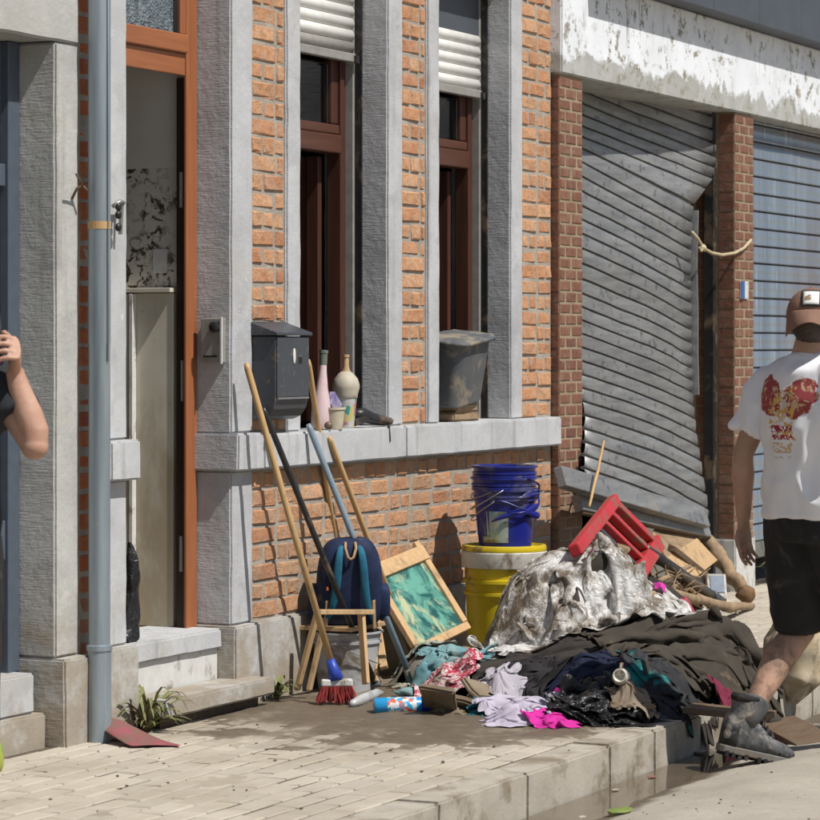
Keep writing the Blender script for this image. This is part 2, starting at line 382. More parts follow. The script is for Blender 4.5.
tag(mb.build('water', 'water'), 'muddy puddle lying in the gutter along the kerb', kind='structure')
# ---- pavement: bed + pavers
pav = tag(B(-60, 120, KY+.155, 1.2, -.30, -.0045).build('pavement', 'joint'), 'sidewalk of beige paving blocks in front of the houses', kind='structure')
def paver_mesh(seed, L=.2, W=.1):
    q = random.Random(seed); bm = bmesh.new(); bmesh.ops.create_cube(bm, size=1)
    bmesh.ops.scale(bm, vec=(L-.009, W-.013, .05), verts=bm.verts)
    bmesh.ops.bevel(bm, geom=[e for e in bm.edges if all(v.co.z > 0 for v in e.verts)], offset=.004, segments=1, affect='EDGES')
    for v in bm.verts: v.co += Vector((q.uniform(-1,1)*.0022, q.uniform(-1,1)*.0022, q.uniform(-1,1)*.0012-.025))
    me = bpy.data.meshes.new('paver'); bm.to_mesh(me); bm.free(); me.materials.append(M['paver']); return me
pms = [paver_mesh(i) for i in range(8)]
near = []; rest = []
row = 0; y = KY+.155+.05
while y < 0.0:
    x0 = 5.8+(.1 if row % 2 else 0)+.013*rnd.random()
    for k in range(75):
        x = x0+.2*k; zc = x*cth+(y+DIST)*sth; p_x = 410+FPX*(x*sth-(y+DIST)*cth)/zc; p_y = 345+FPX*EYE/zc
        (near if -14 < p_x < 834 and p_y < 826 else rest).append((zc if -14 < p_x < 834 and p_y < 826 else 99, x, y))
    row += 1; y += .1
near.sort(); pick = [q for q in near if not (10.35 < q[1] < 13.0 and -1.5 < q[2] < -.25) and not (q[1] > 9.9 and q[2] > -.14)][:296]
ps = set((q[1], q[2]) for q in pick); others = [q for q in near+rest if (q[1], q[2]) not in ps]
def tilt(): return (rnd.uniform(-1,1)*R(.9), rnd.uniform(-1,1)*R(.3), rnd.uniform(-1,1)*R(.6))
for z_, x, y in pick:
    o = bpy.data.objects.new('paver', rnd.choice(pms)); C.objects.link(o); o.location = (x, y, rnd.uniform(-.0015, .002)); o.rotation_euler = tilt()
    o.parent = pav; o.matrix_parent_inverse = Matrix.Translation(-WL[pav.name])
mb = MB()
for z_, x, y in others:
    me = pms[rnd.randrange(8)]; T = Matrix.Translation((x, y, rnd.uniform(-.0015, .002)))
    mb.add([T @ v.co for v in me.vertices], [tuple(p.vertices) for p in me.polygons])
tag(mb.build('paver_field', 'paver', pav), kind='stuff')
# ---- kerb stones
kb = tag(B(-60, 120, KY+.01, KY+.15, -.32, -.03).build('kerb', 'joint'), 'concrete kerb edging the sidewalk', kind='structure')
jx = [5.2, 6.2, 7.2, 8.16, 8.86, 9.60, 10.05, 10.95, 11.95, 12.95, 13.95, 14.95, 15.95, 16.95, 17.95, 18.95]
for i in range(len(jx)-1):
    m = grid_box(jx[i]+.004, jx[i+1]-.004, KY, KY+.15, -.25, .002+rnd.uniform(-.004,.004), .0022, i)
    m.build('kerb_stone', 'kerb', kb, smooth=True, angle=35)
# ---- wet mud film that thins out over the pavers
def mud_sheet(x0, x1, y0, y1, cx, cy, rx, ry, hz, step=.025):
    mb = MB(); nx = int((x1-x0)/step); nyy = int((y1-y0)/step)
    for i in range(nx+1):
        for j in range(nyy+1):
            x = x0+step*i; y = y0+step*j; d = math.hypot((x-cx)/rx, (y-cy)/ry)
            n = mnoise.fractal(Vector((x*2.6, y*4.2, 5)), 1, 2, 5)*.5+mnoise.noise(Vector((x*9, y*9, 2)))*.25
            h = hz*(1-d)+.016*n+.004*mnoise.noise(Vector((x*25, y*25, 0)))
            mb.v.append((x, y, max(-.012, min(h, .02))))
    for i in range(nx):
        for j in range(nyy): a = i*(nyy+1)+j; mb.f.append((a, a+nyy+1, a+nyy+2, a+1))
    return mb
tag(mud_sheet(9.0, 12.9, KY+.01, -.03, 10.50, -.80, 1.25, .90, .014).build('mud', 'mud', smooth=True), 'wet brown mud spread over the paving round the heap', kind='stuff')

def silt_sheet(x0, x1, y0, y1, step=.03):
    mb = MB(); nx = int((x1-x0)/step); nyy = int((y1-y0)/step)
    for i in range(nx+1):
        for j in range(nyy+1):
            x = x0+step*i; y = y0+step*j; n = mnoise.fractal(Vector((x*1.7, y*2.6, 11)), 1, 2, 5)
            e = min(1, (x-x0)/.3, (x1-x)/.3, (y1-y)/.05+.3, (y-y0)/.1)
            mb.v.append((x, y, -.0042+.0062*n*e+.0012*mnoise.noise(Vector((x*30, y*30, 0)))))
    for i in range(nx):
        for j in range(nyy): a = i*(nyy+1)+j; mb.f.append((a, a+nyy+1, a+nyy+2, a+1))
    return mb
M['silt'] = plain('dry_silt', (.39,.34,.265), (.30,.255,.195), sc=6, rough=.95, bsc=90, bst=.5)
tag(silt_sheet(6.6, 13.4, KY+.16, -.02).build('silt', 'silt', smooth=True), 'dry beige silt filling joints of the paving', kind='stuff')

# ============================================================ bricks
def brick_mesh(seed, mat, j=.03):
    q = random.Random(seed); bm = bmesh.new(); bmesh.ops.create_cube(bm, size=1)
    bmesh.ops.bevel(bm, geom=[e for e in bm.edges if all(v.co.y < 0 for v in e.verts)], offset=.10, segments=1, affect='EDGES')
    for v in bm.verts: v.co += Vector((q.uniform(-1,1)*j*.35, q.uniform(-1,1)*j*.8, q.uniform(-1,1)*j))
    me = bpy.data.meshes.new('brick'); bm.to_mesh(me); bm.free(); me.materials.append(M[mat]); return me
BM = {k: [brick_mesh(i+10*n, k, j) for i in range(8)] for n, (k, j) in enumerate((('brick', .075), ('brick_red', .06), ('brick_brown', .012)))}
def lay(parent, mat, x0, x1, z0, z1, pitch, st, hd, joint, yf, depth, jy, bond, zoff=0, rowfn=None):
    z = z0; r = zoff
    while z+pitch*.6 < z1:
        h = min(pitch, z1-z); x = x0; k = 0; q = rnd.random(); kind = rowfn(r) if rowfn else bond
        first = True
        while x < x1-.02:
            if kind == 'stretcher': L = st
            elif kind == 'header': L = hd
            elif kind == 'flemish': L = st if (k+r) % 2 else hd
            else: L = st if rnd.random() < .55 else hd
            L *= rnd.uniform(.93, 1.07) if bond != 'run' else 1
            if bond == 'run': L = st*(.5 if (first and r % 2) else 1)
            e = min(x+L, x1)
            if x1-e < .045: e = x1
            w_ = e-x-joint
            if w_ > .012:
                o = bpy.data.objects.new('brick', rnd.choice(BM[mat])); C.objects.link(o)
                o.location = ((x+e)/2, yf+depth/2+rnd.uniform(-jy, jy), z+h/2); o.scale = (w_*rnd.uniform(.97,1.0), depth, (h-joint)*rnd.uniform(.95, 1.03))
                o.rotation_euler = (rnd.uniform(-1,1)*R(.8)*(jy > .001), rnd.uniform(-1,1)*R(.9)*(jy > .001), 0)
                o.parent = parent; o.matrix_parent_inverse = Matrix.Translation(-WL[parent.name])
            x = e; k += 1; first = False
        z += pitch; r += 1

# ============================================================ HOUSE with the two windows
TOP = 3.9
H2 = thing('brick_house', 'orange brick house with grey stone surrounds, open door and two tall windows', 'house', (11.2, .15, 0))
YM = .0005
wall = MB()
for a, b, z0, z1 in ((10.174,10.464,1.05,3.2),(11.554,11.813,1.05,3.2),(12.89,13.272,1.05,3.2),(10.174,13.272,.30,.93),(9.0,13.272,3.40,TOP)):
    wall.box(a, b, YM, .30, z0, z1)
wall = wall.build('wall', 'mortar', H2)
def mixrow(r): return ('header', 'stretcher', 'mixed', 'stretcher')[(r*7+3) % 4]
for a, b, zt in ((10.178,10.462,2.86),(11.556,11.811,3.02),(12.892,13.274,3.16)):
    lay(wall, 'brick', a, b, 1.068, zt, .0745, .205, .1, .013, -.0045, .055, .003, 'mixed', rowfn=mixrow)
lay(wall, 'brick', 10.178, 13.274, .322, .925, .0745, .212, .104, .013, -.0045, .055, .003, 'mixed', rowfn=mixrow)
def S(name, x0, x1, y0, y1, z0, z1, mat='stone', a=.0024, seed=0, par=H2): return grid_box(x0, x1, y0, y1, z0, z1, a, seed).build(name, mat, par, smooth=True, angle=40)
# door pillars
S('door_pillar', 9.996, 10.174, -.014, .30, 1.072, 3.2, 'stone_t', .0024, 1)
S('door_pillar', 9.996, 10.174, -.014, .30, .318, .925, 'stone_t', .0024, 2)
S('pillar_cap', 9.972, 10.192, -.058, .295, .925, 1.072, 'stone_t', .0035, 3)
S('pillar_base', 9.968, 10.200, -.050, .295, -.02, .318, 'stone_old', .003, 4)
S('door_pillar', 9.03, 9.209, -.014, .30, 1.072, 3.2, 'stone', .0024, 5)
S('door_pillar', 9.03, 9.209, -.014, .30, .318, .925, 'stone', .0024, 6)
S('pillar_cap', 9.02, 9.228, -.062, .295, .925, 1.072, 'stone', .002, 7)
S('pillar_base', 9.02, 9.236, -.050, .295, -.02, .318, 'stone_old', .003, 8)
# window surrounds
for i, (a, b) in enumerate(((10.464,10.587),(11.403,11.554),(11.813,11.941),(12.745,12.89))):
    S('window_jamb', a, b, -.014, .30, 1.066, 3.2, 'stone_t', .0024, 10+i)
S('sill', 10.194, 11.50, -.058, .175, .925, 1.066, 'stone', .0022, 20)
S('sill', 11.503, 13.278, -.058, .175, .925, 1.066, 'stone', .0022, 21)
S('lintel', 9.0, 13.274, -.012, .30, 3.202, 3.398, 'stone', .0015, 22)
S('plinth', 10.202, 11.70, -.028, .295, -.02, .318, 'stone_old', .002, 23)
S('plinth', 11.704, 13.274, -.028, .295, -.02, .318, 'stone_old', .002, 24)
# ---- doorway: frame, transom, steps, corridor
DY = .135
B(9.905, 9.99, DY, .149, .30, 3.2).build('door_frame', 'door_wood', H2, .004)
B(9.212, 9.27, DY, .149, .30, 3.2).build('door_frame', 'door_wood', H2, .004)
B(9.272, 9.903, DY+.004, .149, 2.475, 2.56).build('transom_rail', 'door_wood_h', H2, .004)
B(9.272, 9.903, DY-.012, .149, 2.562, 2.635).build('transom_rail', 'door_wood_h', H2, .006)
B(9.272, 9.86, .17, .178, 2.637, 3.2).build('transom_pane', 'tex_glass', H2)
B(9.862, 9.903, DY+.002, .149, 2.637, 3.2).build('transom_bead', 'door_wood', H2, .003)
lf = B(9.916, 9.958, .151, .188, .31, 2.47).build('door_leaf', 'edge_shade', H2, .003)  # dark strip: leaf edge plus the frame's shade, put into its colour
for zz in (2.05, .62): B(9.911, 9.9155, .158, .172, zz-.09, zz+.05).build('hinge', 'slat_grey', lf, .002)
B(9.912, 9.9155, .155, .166, 1.20, 1.36).build('lock_plate', 'slat_grey', lf, .001)
# corridor (right wall, back, floor, ceiling)
B(9.958, 9.99, .19, 2.6, .31, 2.9).build('corridor_wall', 'plaster', H2)
B(8.98, 9.02, .302, 2.6, .31, 2.9).build('corridor_wall', 'plaster', H2)
B(9.02, 9.955, 2.55, 2.6, .31, 2.9).build('corridor_end_wall', 'plaster', H2)
B(9.02, 9.955, .30, 2.6, .20, .305).build('corridor_floor', 'panel', H2)
B(8.98, 9.99, .302, 2.6, 2.902, 2.95).build('corridor_ceiling', 'white_paint', H2)
# panel standing along the corridor wall with a ledge, post, switch plate
B(9.92, 9.956, .205, .385, .31, 1.625).build('wainscot_panel', 'panel', H2, .003)
B(9.895, 9.93, .388, .72, .31, 1.622).build('wainscot_panel', 'panel', H2, .003)
B(9.888, 9.957, .2, .9, 1.627, 1.645).build('panel_ledge', 'panel', H2, .002)
B(9.888, 9.9185, .372, .387, .31, 1.622).build('panel_post', 'white_paint', H2, .001)
B(9.948, 9.9575, .25, .315, 1.705, 1.80).build('switch_plate', 'white_paint', H2, .003)
# threshold and steps
S('threshold', 9.24, 9.966, .01, .33, .232, .309, 'stone', .002, 30)
B(9.24, 9.964, .03, .3, .10, .231).build('step_riser', 'white_paint', H2, .002)
S('doorstep', 9.24, 10.10, -.155, .03, .045, .112, 'stone_old', .0022, 31)
B(9.30, 10.06, -.10, .03, -.02, .044).build('step_foot', 'joint', H2)
# doorbell box fixed on the right reveal
bx_ = B(9.952, 9.9945, .008, .098, 1.35, 1.525).build('intercom_box', 'slat_grey', H2, .003)
B(9.945, 9.953, .0, .0085, 1.345, 1.53).build('intercom_frame', 'white_paint', bx_, .001)
MB().lathe([(.021,0),(.021,.02),(.012,.026)], (0,0,0), 16).xf(Matrix.Translation((9.951,.03,1.49)) @ Matrix.Rotation(R(-90),4,'Y')).build('knob', 'black_pl', bx_, smooth=True, angle=40)
B(9.948, 9.9515, .025, .085, 1.372, 1.379).build('slot', 'black_pl', bx_)
# ---- windows
def window(x0, x1, yf, tr0, tr1, bot, shut, box_z, wn):
    W = B(x1-.075, x1-.028, yf, yf+.07, bot, 3.2).build('window_frame', 'win_wood', H2, .004)
    B(x0+.005, x0+.06, yf, yf+.07, bot, 3.2).build('stile', 'win_wood', W, .004)
    B(x0+.06, x1-.077, yf-.008, yf+.07, tr0, tr1).build('transom', 'win_wood_h', W, .006)
    B(x0+.06, x1-.077, yf+.004, yf+.06, tr1+.003, tr1+.045).build('rail', 'win_wood_h', W, .006)
    B(x1-.14, x1-.077, yf+.01, yf+.06, tr1+.047, 3.19).build('stile', 'win_wood', W, .008)
    B(x0+.06, x1-.142, yf+.03, yf+.036, tr1+.047, 3.19).build('pane', 'glass', W)
    # inward opened casement seen almost edge-on
    for k, (a, b, y0, y1) in enumerate(((x1-.135, x1-.10, yf+.08, yf+.14), (x1-.23, x1-.20, yf+.22, yf+.27), (x1-.36, x1-.335, yf+.33, yf+.38), (x1-.125, x1-.112, yf+.14, yf+.33))):
        B(a, b, y0, y1, bot+.02, tr0-.01).build('casement', 'win_wood' if k != 1 else 'door_wood', W, .004)
    B(x1-.45, x1-.08, yf+.5, yf+.53, bot, tr0).build('curtain', 'curtain', W)
    B(x1-.026, x1-.004, yf-.035, yf+.03, bot, 3.2).build('shutter_guide', 'slat_grey', W, .003)
    B(x1-.012, x1-.003, yf-.07, yf-.04, bot, 3.2).build('guide_lip', 'black_pl', W)
    # room behind
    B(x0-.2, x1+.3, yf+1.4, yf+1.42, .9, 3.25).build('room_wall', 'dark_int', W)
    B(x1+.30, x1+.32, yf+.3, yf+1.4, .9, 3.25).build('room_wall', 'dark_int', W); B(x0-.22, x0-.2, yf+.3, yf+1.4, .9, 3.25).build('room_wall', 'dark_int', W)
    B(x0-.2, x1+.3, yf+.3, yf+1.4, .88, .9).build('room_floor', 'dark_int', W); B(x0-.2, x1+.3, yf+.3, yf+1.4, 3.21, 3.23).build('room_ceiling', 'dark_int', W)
    # rolled-down slats
    sh = B(x0+.03, x1-.03, yf-.052, yf-.018, shut, shut+.038).build('shutter', 'slat_grey', H2, .004)
    z = shut+.040; first = True
    while z < min(box_z, 3.2)-.01:
        m = MB(); rs = []
        n = 7
        for k in range(n):
            a = math.pi*k/(n-1); rs.append((yf-.030-.013*math.sin(a), z+.051*(k/(n-1))))
        for (yy, zz) in rs: m.v += [(x0+.02, yy, zz), (x1-.025, yy, zz)]
        for k in range(n-1): m.f.append((2*k, 2*k+1, 2*k+3, 2*k+2))
        m.build('slat', 'slat_grey' if first and wn == 1 else 'slat_white', sh, solid=.004, smooth=True); z += .0525; first = False
    B(x1-.05, x1-.02, yf-.065, yf-.053, shut-.004, shut+.03).build('end_stop', 'black_pl', sh)
    if box_z < 3.2: B(x0+.003, x1-.003, yf-.03, yf+.06, box_z, 3.198).build('shutter_box', 'flashing', H2, .003)
window(10.587, 11.403, .178, 2.255, 2.335, 1.066, 2.655, 3.3, 1)
window(11.941, 12.745, .173, 2.262, 2.345, 1.066, 2.60, 2.90, 2)

# ============================================================ HOUSE on the left
H1 = thing('stone_trimmed_house', 'neighbouring house with wide grey stone surround and anthracite frame', 'house', (7.6, .15, 0))
S('door_pillar', 8.733, 8.885, -.006, .30, .312, 2.493, 'stone_old', .0022, 40, H1)
S('pillar_base', 8.728, 8.916, -.05, .31, -.02, .312, 'stone_old', .004, 41, H1)
S('lintel', 6.2, 8.885, -.008, .30, 2.496, 3.1, 'stone_old', .002, 42, H1)
w1 = B(8.887, 9.018, YM, .3, 0, TOP).build('wall', 'mortar', H1)
lay(w1, 'brick_red', 8.889, 9.016, 0.0, 2.95, .0745, .2, .1, .013, -.002, .055, .003, 'mixed', rowfn=lambda r: 'header' if r % 2 else 'stretcher')
B(5.4, 8.885, .0, .3, 3.102, TOP).build('upper_wall', 'brick_red', H1)
B(5.4, 7.0, .0, .3, 0, 2.494).build('side_wall', 'stone_old', H1)
fr = B(8.655, 8.728, .14, .21, .26, 2.494).build('window_frame', 'anthracite', H1, .004)
B(7.0, 8.653, .15, .2, 1.98, 2.06).build('transom', 'anthracite', fr, .004)
B(7.0, 8.653, .15, .2, .66, .80).build('rail', 'anthracite', fr, .004)
B(7.0, 8.653, .172, .18, 2.06, 2.49).build('pane', 'glass', fr); B(7.0, 8.653, .172, .18, .80, 1.98).build('pane', 'glass', fr)
B(7.0, 8.653, .165, .185, .30, .66).build('panel', 'win_wood', fr)
B(6.8, 9.0, 1.0, 1.05, 0, 2.9).build('room_wall', 'win_wood', H1)
S('door_sill', 7.0, 8.70, .06, .3, .12, .26, 'stone', .002, 43, H1)
S('doorstep', 7.0, 8.726, .03, .3, -.02, .118, 'stone_old', .003, 44, H1)

# ============================================================ GARAGE building
G = thing('garage_building', 'garage building with brown brick piers under a peeling white fascia', 'garage', (15.5, .2, 0))
GY = -.045
for (a, b, nm) in ((13.281, 13.587, 1), (15.91, 16.248, 2)):
    p = B(a+.008, b-.008, GY+.003, .32, 0, 3.4 if nm == 1 else 2.76).build('brick_pier', 'mortar_c', G)
    lay(p, 'brick_brown', a, b, .0, 2.755 if nm == 1 else 2.76, .0562, .153 if nm == 1 else .169, .1, .0065, GY-.0005, .10, .0004, 'run')
    if nm == 2:   # return face of the pier towards the opening
        for r in range(49):
            o = bpy.data.objects.new('brick', BM['brick_brown'][r % 8]); C.objects.link(o); o.location = (a+.05, .13, .028+.0562*r); o.scale = (.092, .125, .048)
            o.parent = p; o.matrix_parent_inverse = Matrix.Translation(-WL[p.name])
S('pier_foot', 15.905, 16.255, -.052, .32, -.02, .30, 'white_paint', .002, 50, G)
fa = grid_box(13.274, 24, -.06, .32, 2.762, 3.26, .0012, 51).build('fascia', 'fascia', G, smooth=True, angle=40)
for k in range(14):
    x = 13.6+.78*k
    B(x, x+.777, -.185, .3, 3.262, 3.60).build('flashing_sheet', 'flashing', G, .004)
B(13.3, 24, -.23, .3, 3.602, 3.63).build('flashing_edge', 'flashing', G, .004)
B(13.3, 24, -.15, .3, 3.632, 4.2).build('upper_wall', 'white_paint', G)
B(13.278, 13.60, -.02, .3, 3.262, 3.4).build('roof_corner', 'flashing', G)
# interior seen beside the torn shutter
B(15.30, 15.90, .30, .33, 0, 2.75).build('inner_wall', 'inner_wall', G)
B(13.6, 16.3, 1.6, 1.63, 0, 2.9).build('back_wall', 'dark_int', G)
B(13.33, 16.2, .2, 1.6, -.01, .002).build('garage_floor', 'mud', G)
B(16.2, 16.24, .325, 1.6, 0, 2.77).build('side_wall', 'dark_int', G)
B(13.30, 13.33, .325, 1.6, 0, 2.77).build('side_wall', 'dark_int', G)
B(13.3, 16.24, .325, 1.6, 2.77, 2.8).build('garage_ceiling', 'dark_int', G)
B(15.868, 15.905, .07, .13, 0, 2.76).build('guide_rail', 'black_pl', G, .003)
B(15.62, 15.86, .285, .299, 1.50, 1.62).build('dark_gap', 'black_pl', G, .003)  # black block standing in for a dark gap in the inner wall
# ---- torn roller shutter: every slat its own piece, pulled out of its guides and tilting down to the right
SH = thing('roller_shutter', 'torn grey roller shutter hanging crooked in the first garage opening', 'shutter', (14.7, .1, 0))
keyL = [(0,36),(.15,102),(.21,125),(.27,147),(.31,167),(.56,290),(.74,369),(.93,451),(1,482)]
keyR = [(0,717,92),(.15,716,157),(.21,713,178),(.255,702,192),(.275,691,208),(.31,690,227),(.56,691,337),(.74,694,412),(.86,700,466),(.93,706,506),(1,707,531)]
def lerp(keys, v):
    for a, b in zip(keys, keys[1:]):
        if v <= b[0]+1e-9:
            f = (v-a[0])/(b[0]-a[0]); return [p+(q-p)*f for p, q in zip(a[1:], b[1:])]
    return list(keys[-1][1:])
def sh_row(v, nseg=10):
    yl = .27-.37*v**1.3; yr = .075-.185*v**1.6
    A = at(584, lerp(keyL, v)[0], (yl*.75+yr*.25)); r = lerp(keyR, v); Bp = at(r[0], r[1], yr)
    d = (Bp-A)/(Bp.x-A.x); A = A+d*(13.615-A.x) if A.x > 13.615 else A
    out = []
    for k in range(nseg+1):
        f = k/nseg; p = A.lerp(Bp, f)
        bow = math.sin(math.pi*f)
        p.y += .08*bow*max(0, 1-v*2.2)-.045*bow*v
        p.z += .008*bow*(v > .1)+.004*mnoise.noise(Vector((p.x*1.5, v*9, 0)))
        p.y += .016*mnoise.noise(Vector((p.x*2, v*5, 4)))+.009*mnoise.noise(Vector((p.x*6, v*17, 9))); out.append(p)
    return out
NS = 33
prof = [(0, .016), (.03, -.003), (.10, -.006), (.5, -.004), (.83, .001), (.86, .020), (1.0, .022)]
for i in range(NS):
    m = MB(); rs = []
    v0, v1 = i/NS, (i+1)/NS; tw = rnd.uniform(-.004, .004)
    r0, r1 = sh_row(v0), sh_row(v1)
    for f, dy in prof: rs.append([a.lerp(b, f)+Vector((0, dy+tw*(f-.5), 0)) for a, b in zip(r0, r1)])
    m.rings(rs, cap=False, closed=False); m.build('slat', 'slat', SH, smooth=True, solid=.002, angle=30)
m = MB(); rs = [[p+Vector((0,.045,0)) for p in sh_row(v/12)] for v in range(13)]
m.rings(rs, cap=False, closed=False); m.build('dark_backing', 'dark_int', SH, smooth=True)  # dark sheet added so the slat joints read as shaded lines
# bent guide strip along the free edge, loose bottom bars
ed = [sh_row(v)[-1]+Vector((.012,-.01,0)) for v in (.28,.4,.5,.6,.7)]
m = MB()
for a, b in zip(ed, ed[1:]): m.beam(a, b, .012, .05, (0,1,0))
m.build('guide_strip', 'steel', SH)
MB().beam(at(560,477,-.20), at(704,519,-.17), .05, .105, (0,.35,1)).build('bottom_bar', 'slat', SH, .006)
MB().beam(at(577,503,-.15), at(706,531,-.14), .05, .085, (0,.35,1)).build('bottom_bar', 'slat', SH, .006)
MB().beam(at(580,511,-.16), at(704,535,-.15), .03, .03, (0,.3,1)).build('rubber_seal', 'wet_wood', SH, .004)
# ---- closed shutter of the second garage
S2 = thing('closed_roller_shutter', 'closed glossy blue-grey roller shutter of the right garage', 'shutter', (18.5, .06, 0))
z = .245; k = 0
while z < 2.75:
    m = MB(); rs = []
    for f, dy in ((0,.010),(.05,-.006),(.10,-.008),(.16,-.002),(.5,-.003),(.93,-.002),(.95,.006),(1,.008)):
        rs.append([Vector((x, .06+dy+.004*mnoise.noise(Vector((x*3, z, 1))), z+.104*f)) for x in (16.25+.25*q for q in range(20))])
    m.rings(rs, cap=False, closed=False); m.build('slat', 'slat2', S2, smooth=True, solid=.002); z += .104
B(16.25, 21, .03, .08, .15, .243).build('bottom_bar', 'steel', S2, .005)
B(16.25, 21, .10, .12, .1, 2.76).build('dark_backing', 'dark_int', S2)
B(21, 24, -.045, .3, 0, 2.76).build('end_wall', 'mortar_c', G)

# ============================================================ fixed to the walls
DP = thing('downpipe', 'zinc rain downpipe running up between the two houses', 'downpipe', (8.915, -.075, 0))
MB().lathe([(.039,.33),(.039,1.42),(.0405,1.425),(.0405,3.85)], (8.915,-.075,0), 24).build('pipe', 'zinc', DP, smooth=True, angle=40)
MB().lathe([(.043,-.01),(.043,.325),(.047,.327),(.047,.345),(.041,.348)], (8.915,-.075,0), 24).build('boot_pipe', 'zinc', DP, smooth=True, angle=40)
MB().lathe([(.0425,1.835),(.0425,1.862)], (8.915,-.075,0), 24).build('pipe_clamp', 'stick', DP)
MB().lathe([(.0425,2.9),(.0425,2.925)], (8.915,-.075,0), 24).build('pipe_clamp', 'steel', DP)
MB().tube([(8.905,-.117,1.36),(8.905,-.118,2.3),(8.905,-.118,3.8)], .003, 6).build('seam', 'zinc', DP, smooth=True)
hk = thing('wall_hook', 'small black and steel hook on the stone pillar beside the downpipe', 'hook', (9.0,-.05,1.85))
p = at(117,215,-.04)
MB().tube([p+Vector((-.03,0,.03)), p+Vector((.0,-.015,.05)), p+Vector((.03,-.01,.045))], .008, 8).build('arm', 'steel', hk, smooth=True)
for dz in (.0, -.045, .03): MB().ball(p+Vector((-.01,-.012,dz)), .016, .012, .016, 10, 8).build('clip', 'black_pl', hk, smooth=True)
MB().beam(p+Vector((.025,-.005,.04)), p+Vector((.015,-.005,-.07)), .012, .012).build('tongue', 'steel', hk)
tw = MB().tube([at(72,199,-.01), at(77,188,-.03), at(83,186,-.05), at(88,191,-.06)], .005, 6)
tw.tube([at(83,186,-.05), at(79,179,-.06), at(76,174,-.07)], .004, 6)
tag(tw.build('twisted_wire', 'wet_wood', smooth=True), 'twist of rusty wire on the wall left of the downpipe', 'wire')
MBX = thing('mailbox', 'anthracite metal mailbox on the wall beside the left window', 'mailbox', (10.31, -.06, 1.08))
x0, x1 = 10.170, 10.452
m = MB(); pr = [(-.001,1.155),(-.001,1.455),(-.118,1.455),(-.118,1.205),(-.108,1.165),(-.085,1.135),(-.05,1.12),(-.001,1.12)]
m.rings([[Vector((x, y, z)) for y, z in pr] for x in (x0, x1)]); m.build('body', 'mailbox', MBX, .003)
MB().rings([[Vector((x, y, z)) for y, z in ((-.001,1.458),(-.132,1.458),(-.132,1.470),(-.001,1.515))] for x in (x0-.012, x1+.012)]).build('lid', 'mailbox', MBX, .003)
B(x0+.005, x1-.005, -.1245, -.1185, 1.212, 1.452).build('front_flap', 'mailbox', MBX, .003)
B(x0+.01, x1-.01, -.128, -.1186, 1.203, 1.211).build('flap_lip', 'steel', MBX, .002)
lk = MB().ball((x0+.145,-.1265,1.375), .011, .004, .034, 12, 8); lk.build('handle', 'slat_white', MBX, smooth=True)
B(x0+.185, x0+.215, -.1255, -.1247, 1.345, 1.372).build('window_slot', 'dark_int', MBX)
np_ = thing('number_plate', 'tiny blue and white plate on the brown brick pier', 'plate', at(744,290,GY-.006))
a = at(740.5,281,GY-.006); b = at(748,299,GY-.006)
B(a.x, b.x, GY-.010, GY-.002, b.z, a.z).build('plate', 'white_paint', np_, .002)
M['blue_pl'] = plain('blue_plastic', (.035,.12,.36), (.03,.09,.28), rough=.4, bst=.05, mud=.12, mudsc=20)
B(a.x, a.x+(b.x-a.x)*.42, GY-.0135, GY-.0101, b.z, a.z).build('blue_field', 'blue_pl', np_)
M['rope'] = plain('pale_rope', (.55,.46,.30), (.42,.34,.21), rough=.9, bsc=300, bst=.6)
rp = [at(*q) for q in ((692,232,-.06),(698,239,-.075),(703,248,-.085),(712,253,-.08),(722,255,-.075),(735,253,-.062),(744,248,-.060),(751,240,-.058))]
r_ = thing('rope', 'pale cord knotted from the shutter edge to the brick pier', 'rope', rp[3])
MB().tube(rp, .009, 7).build('cord', 'rope', r_, smooth=True)
MB().ball(rp[2], .03, .02, .02, 10, 7).jitter(.004).build('knot', 'rope', r_, smooth=True)
MB().tube([rp[2], rp[2]+Vector((-.06,-.01,-.02)), rp[2]+Vector((-.09,-.01,.0))], .006, 6).build('loose_end', 'rope', r_, smooth=True)

# ============================================================ THINGS LEANING AND STANDING BY THE WALL
M['blue_cap'] = plain('blue_broom_plastic', (.03,.07,.42), (.025,.05,.30), rough=.4, mud=.1)
M['red_br'] = plain('red_bristle', (.36,.045,.045), (.22,.03,.03), sc=80, rough=.8, mud=.15)
M['bluegrey'] = plain('blue_grey_painted_tube', (.17,.24,.30), (.22,.27,.31), sc=12, rough=.45, mud=.2)
def stick(label, a, b, r, mat, name='broom'):
    th = thing(name, label, name.replace('_', ' '), b)
    a, b = Vector(a), Vector(b); MB().tube([a, a.lerp(b,.02), a.lerp(b,.5)+Vector((.002,.003,0)), b], [r*.7, r, r, r], 12).build('handle', mat, th, smooth=True); return th, a, b
# broom with the red head
G0 = gr(337,706); c0 = G0+Vector((0,0,.092)); top_ = at(246,363,-.075); d = (c0-top_).normalized()
br, a, b = stick('wooden broom with blue socket and red bristles beside the doorstep', top_, c0-d*.075, .0135, 'stick')
MB().tube([b-d*.02, b+d*.02, b+d*.062], [.018,.023,.032], 12).build('socket', 'blue_cap', br, smooth=True)
hd = Vector((.50,-.86,0)); pd = Vector((.86,.50,0))
MB().obox(c0, hd*.062, pd*.022, Vector((0,0,1))*.014).build('head_block', 'white_paint', br, .006)
m = MB(); q = random.Random(3)
for i in range(19):
    for j in range(5):
        s0 = c0+hd*(-.056+.0062*i)+pd*(-.018+.009*j)-Vector((0,0,.01)); sp = (-.5+i/18)
        e = s0+hd*(sp*.045+q.uniform(-.012,.012))+pd*q.uniform(-.02,.02); e.z = .010+q.uniform(-.004,.014)
        m.tube([s0, (s0+e)/2+hd*q.uniform(-.006,.006), e], [.0034,.004,.0028], 4)
